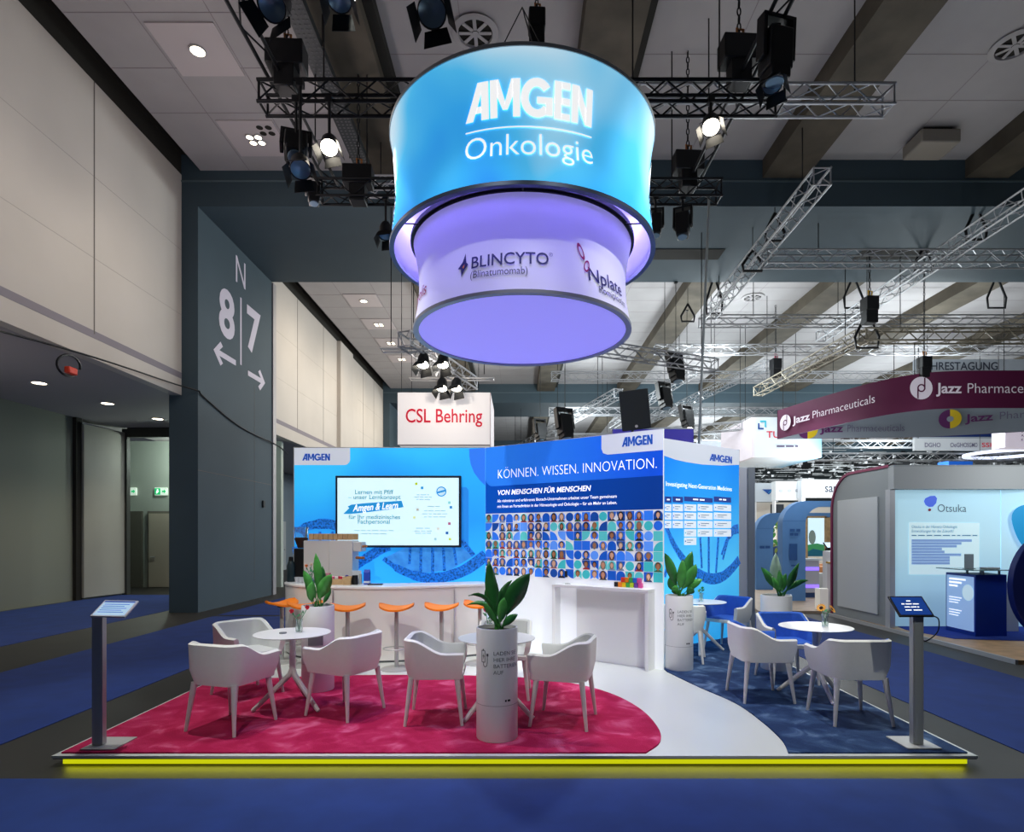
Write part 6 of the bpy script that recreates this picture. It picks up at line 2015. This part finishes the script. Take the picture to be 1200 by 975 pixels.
# hanging plants at the far portal
for i, (px, py) in enumerate(((912, 618), (903, 633))):
    p = at(px, py, 20.5)
    e = thing('hanging_plant', ['trailing green plant seen between the two portals, upper one', 'trailing green plant seen between the two portals, lower one'][i], 'plant', p + Vector((0, 0, .2)))
    b = MB()
    for k in range(26):
        s = p + Vector((rr.uniform(-.25, .25), rr.uniform(-.2, .2), rr.uniform(-.3, .3)))
        leaf(b, s, s + Vector((rr.uniform(-.2, .2), 0, rr.uniform(-.25, .15))), .1, (0, 0, .06), LEAF if k % 3 else mat('olive_leaf', '#8C9A4A', .6))
    b.build('foliage', e)
one(MB().bb(at(905, 0, 20.4).x, at(917, 0, 20.4).x, 20.4, 21.2, .06, at(0, 640, 20.4).z, MBL), 'high_table', 'navy high counter seen between the two portals', 'counter', bevel=.01)
one(MB().bb(at(902, 0, 21.5).x, at(909, 0, 21.5).x, 21.45, 21.5, .06, at(0, 606, 21.5).z, mat('lit_window', '#EDE6D6', .5, emit=.7)), 'lit_panel', 'bright cream panel glowing behind the two portals', 'panel')

# ---------------------------------------------------------------- pale blue booth on the right
OT = thing('exhibition_booth', 'grey framed booth with pale blue lit walls at the right edge', 'booth', (9, 11.5, 0))
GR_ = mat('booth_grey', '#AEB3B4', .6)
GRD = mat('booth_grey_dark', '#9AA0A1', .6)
LITB = ramp_mat('ice_blue_wall', [(0, '#8FB9D4'), (.35, '#A9D3E6'), (.6, '#B9DFEC'), (1, '#B4DCEC')], .5, .50, 2, 0, 2.7)
# base floor
MB().prism([(6.93, 8.3), (16, 8.3), (16, 14.2), (7.05, 13.6)], lambda u, v, w: Vector((u, v, w)), mat('oak_floor', '#BE9A70', .45, var=.2, scale=5), .06).build('floor_deck', OT)
MB().bb(6.9, 6.94, 8.3, 13.6, 0, .065, ALU).build('edge_profile', OT)
# side wall: rounded top corner with maroon edge band
Rr = .75
zt = 3.08
def side_prof(off):
    return [(13.35 + off, 0), (13.35 + off, zt + off - Rr)] + [(13.35 - Rr + (Rr + off) * cos(q), zt - Rr + (Rr + off) * sin(q)) for q in [pi / 2 * i / 8 for i in range(1, 9)]] + [(11.3, zt + off)]
pr = side_prof(0)
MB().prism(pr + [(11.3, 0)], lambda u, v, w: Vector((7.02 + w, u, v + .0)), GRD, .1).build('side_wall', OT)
po = side_prof(.055)
vs, fs = [], []
for (u1, v1), (u2, v2) in zip(po, pr):
    vs += [(6.99, u1, v1), (7.13, u1, v1), (7.13, u2, v2), (6.99, u2, v2)]
for i in range(len(po) - 1):
    for k in range(4):
        fs.append((4 * i + k, 4 * i + (k + 1) % 4, 4 * i + 4 + (k + 1) % 4, 4 * i + 4 + k))
MB().raw(vs, fs, mat('maroon_edge', '#8A2050', .5)).build('edge_band', OT)
MB().bb(6.985, 7.02, 11.65, 13.1, .25, 2.55, mat('side_panel_pale', '#D2D6D6', .6)).build('side_panel', OT, bevel=.006)
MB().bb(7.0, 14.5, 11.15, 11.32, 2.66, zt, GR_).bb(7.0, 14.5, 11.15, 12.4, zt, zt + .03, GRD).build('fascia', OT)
MB().bb(9.64, 9.66, 11.14, 11.16, 2.66, zt, GRD).build('fascia_joint', OT)
MB().bb(6.97, 7.07, 11.22, 11.36, .06, 2.66, mat('post_pale', '#C9CCD0', .4, .3)).build('post', OT)
YB = 11.4
MB().bb(7.05, 9.19, YB, YB + .1, .06, 2.66, LITB).build('lit_wall', OT)
b = MB()
d2 = Vector((1.0, -.28, 0)).normalized()
n2 = Vector((-.28, -1, 0)).normalized()
cc2 = Vector((9.22, YB, 0)) + d2 * 1.6
b.box((cc2.x, cc2.y + .05, 1.36), (3.2, .1, 2.6), LITB, rz=atan2(d2.y, d2.x))
b.build('lit_wall', OT)
q = plane_map((0, YB - .006, 0), (1, 0, 0), VZ, (0, -1, 0))
def co_(cx, cy):          # crop coordinates of the booth wall
    px, py = 1040 + .1949 * cx, 570 + .1949 * cy
    p = at(px, py, YB); return (p.x, p.z)
b = MB()
OB = mat('balloon_blue', '#3D62D8', .5, emit=.5)
b.flat([co_(*p) for p in ((218, 90), (226, 72), (255, 58), (285, 56), (297, 72), (292, 100), (272, 122), (248, 124), (228, 112))], q, OB)
b.flat([co_(*p) for p in ((242, 140), (250, 132), (261, 136), (262, 144), (254, 150), (246, 148))], q, mat('dark_red_dot', '#8E1232', .5, emit=.2))
u, v = co_(298, 153)
b.text('Otsuka', q, u, v, .21, mat('logo_grey', '#6F8792', .5), .0, align='LEFT', width=co_(470, 0)[0] - u)
b.flat([co_(*p) for p in ((128, 216), (552, 220), (550, 532), (128, 530))], q, mat('pale_poster_print', '#CDE9EE', .5, emit=.55))
TX = mat('poster_text', '#6D93B4', .5, emit=.2)
HB = mat('poster_bar', '#8DAEE0', .5, emit=.35)
for s, cx, cy, wd in (('Otsuka in der Hämato-Onkologie:', 143, 250, 275), ('Entwicklungen für die Zukunft!', 143, 276, 250)):
    u, v = co_(cx, cy)
    b.text(s, q, u, v, .075, TX, .004, align='LEFT', w=.006, width=co_(cx + wd, 0)[0] - u)
bars(b, q, co_(143, 298)[0], co_(538, 298)[0], co_(143, 298)[1], .02, TX, .006, 9, 3)
for i, wd in enumerate((362, 300, 272, 182, 198, 298, 230, 230, 230)):
    y = 318 + i * 17
    b.flat([co_(143, y + 15), co_(143 + wd, y + 15), co_(143 + wd, y), co_(143, y)], q, HB, .004)
b.build('wall_print', OT)
b = MB()
p2 = plane_map(Vector((9.22, YB - .06, 0)), d2, VZ, n2)
kk = [( .18, 2.22), (.25, 2.42), (.45, 2.5), (.75, 2.47), (1.1, 2.3), (1.2, 2.0), (1.0, 1.7), (.7, 1.55), (.45, 1.62), (.28, 1.85)]
b.poly([p2(u - .08, v - .12, .03) for u, v in [(p.x, p.y) for p in catmull([(a, c, 0) for a, c in kk], 4, True)]], mat('cyan_blob_print', '#1F93CC', .5, emit=.4))
b.build('wall_print', OT)
# counter of that booth
ck = thing('reception_counter', 'dark blue angular reception counter with a pale printed face in the right booth', 'counter', (8.1, 10.5, .06))
cp = [(7.83, 10.95), (7.80, 10.2), (8.38, 10.26), (8.5, 10.9)]
MB().prism(cp, lambda u, v, w: Vector((u, v, .06 + w)), mat('counter_blue', '#15399E', .4), 1.06).build('body', ck)
q = plane_map((7.83, 10.95, 0), (-.03, -.75, 0), VZ, (-1, .04, 0))
b = MB().flat([(.03, .14), (.72, .14), (.72, 1.08), (.03, 1.08)], q, mat('counter_face_print', '#9CBEEA', .5, emit=.45), .006)
b.flat(circ(.58, .80, .14, 24), q, mat('pale_disc_print', '#CBE7F2', .5, emit=.5), .01)
for i in range(3):
    b.flat([(.1, 1.0 - .06 * i), (.1 + .42 - .1 * i, 1.0 - .06 * i), (.1 + .42 - .1 * i, 1.03 - .06 * i), (.1, 1.03 - .06 * i)], q, WPRINT, .01)
for i in range(6):
    y = .68 - .045 * i - (.09 if i > 2 else 0)
    b.flat([(.1, y), (.42 - .04 * (i % 3), y), (.42 - .04 * (i % 3), y + .014), (.1, y + .014)], q, WPRINT, .01)
b.build('front_print', ck)
b = MB()
for u, v in ((7.88, 10.5), (8.0, 10.3), (8.3, 10.32), (8.35, 10.8)):
    b.cyl((u, v, 1.12), (u, v, 1.19), .02, STEEL, n=10)
b.build('glass_support', ck)
MB().prism([(7.68, 11.0), (7.7, 10.12), (8.46, 10.18), (8.56, 10.95)], lambda u, v, w: Vector((u, v, 1.19 + w)), mat('glass_shelf', '#8FB4B8', .15, trans=.5), .015).build('glass_top', ck)
s = thing('acrylic_sign', 'small grey stand-up sign on the glass top of the blue counter', 'sign', (7.95, 10.55, 1.205))
MB().box((7.95, 10.55, 1.335), (.16, .012, .26), mat('small_sign_grey', '#9AA6AC', .4)).build('sheet', s)
MB().bb(7.87, 8.03, 10.5, 10.6, 1.205, 1.212, GLASS).build('foot', s)
one(MB().box((8.2, 10.4, 1.222), (.24, .16, .03), GRD), 'leaflet_pile', 'small grey stack of leaflets on the glass top of the blue counter', 'leaflets', bevel=.004)
# blue oval display and rug
ov = thing('oval_display', 'tall dark blue oval display cut by the right picture edge', 'display', (9.0, 9.9, .06))
c = Vector((8.81, 9.75, .97))
b = MB()
pts = circ(0, 0, .75, 48, ry=.90)
b.prism(pts, lambda u, v, w: c + Vector((u, w, v)), mat('oval_blue', '#0D2270', .4), .12)
b.build('disc', ov, bevel=.01)
MB().bb(8.5, 9.1, 9.72, 9.95, .06, .2, mat('oval_blue', '#0D2270')).build('foot', ov)
one(MB().prism([(7.1, 10.95), (7.3, 10.0), (9.4, 9.6), (10.5, 10.9), (9.6, 11.35), (7.2, 11.35)], lambda u, v, w: Vector((u, v, .06 + w)), mat('royal_rug', '#1E3C9E', .95), .008), 'carpet', 'royal blue floor rug under the reception counter of the right booth', 'carpet')
one(MB().bb(8.62, 9.0, 10.75, 11.1, .06, .95, mat('pale_stand', '#B5C4CC', .5)), 'side_table', 'pale cabinet behind the blue counter beside the oval', 'cabinet', bevel=.01)
t, q = signbox('box_sign', 1112, 1140, 540, 556, 30, .8, mat('sign_bright_blue', '#1F62C8', .6, emit=.4), 'small bright blue hanging box over the grey fascia', zt=10.4)
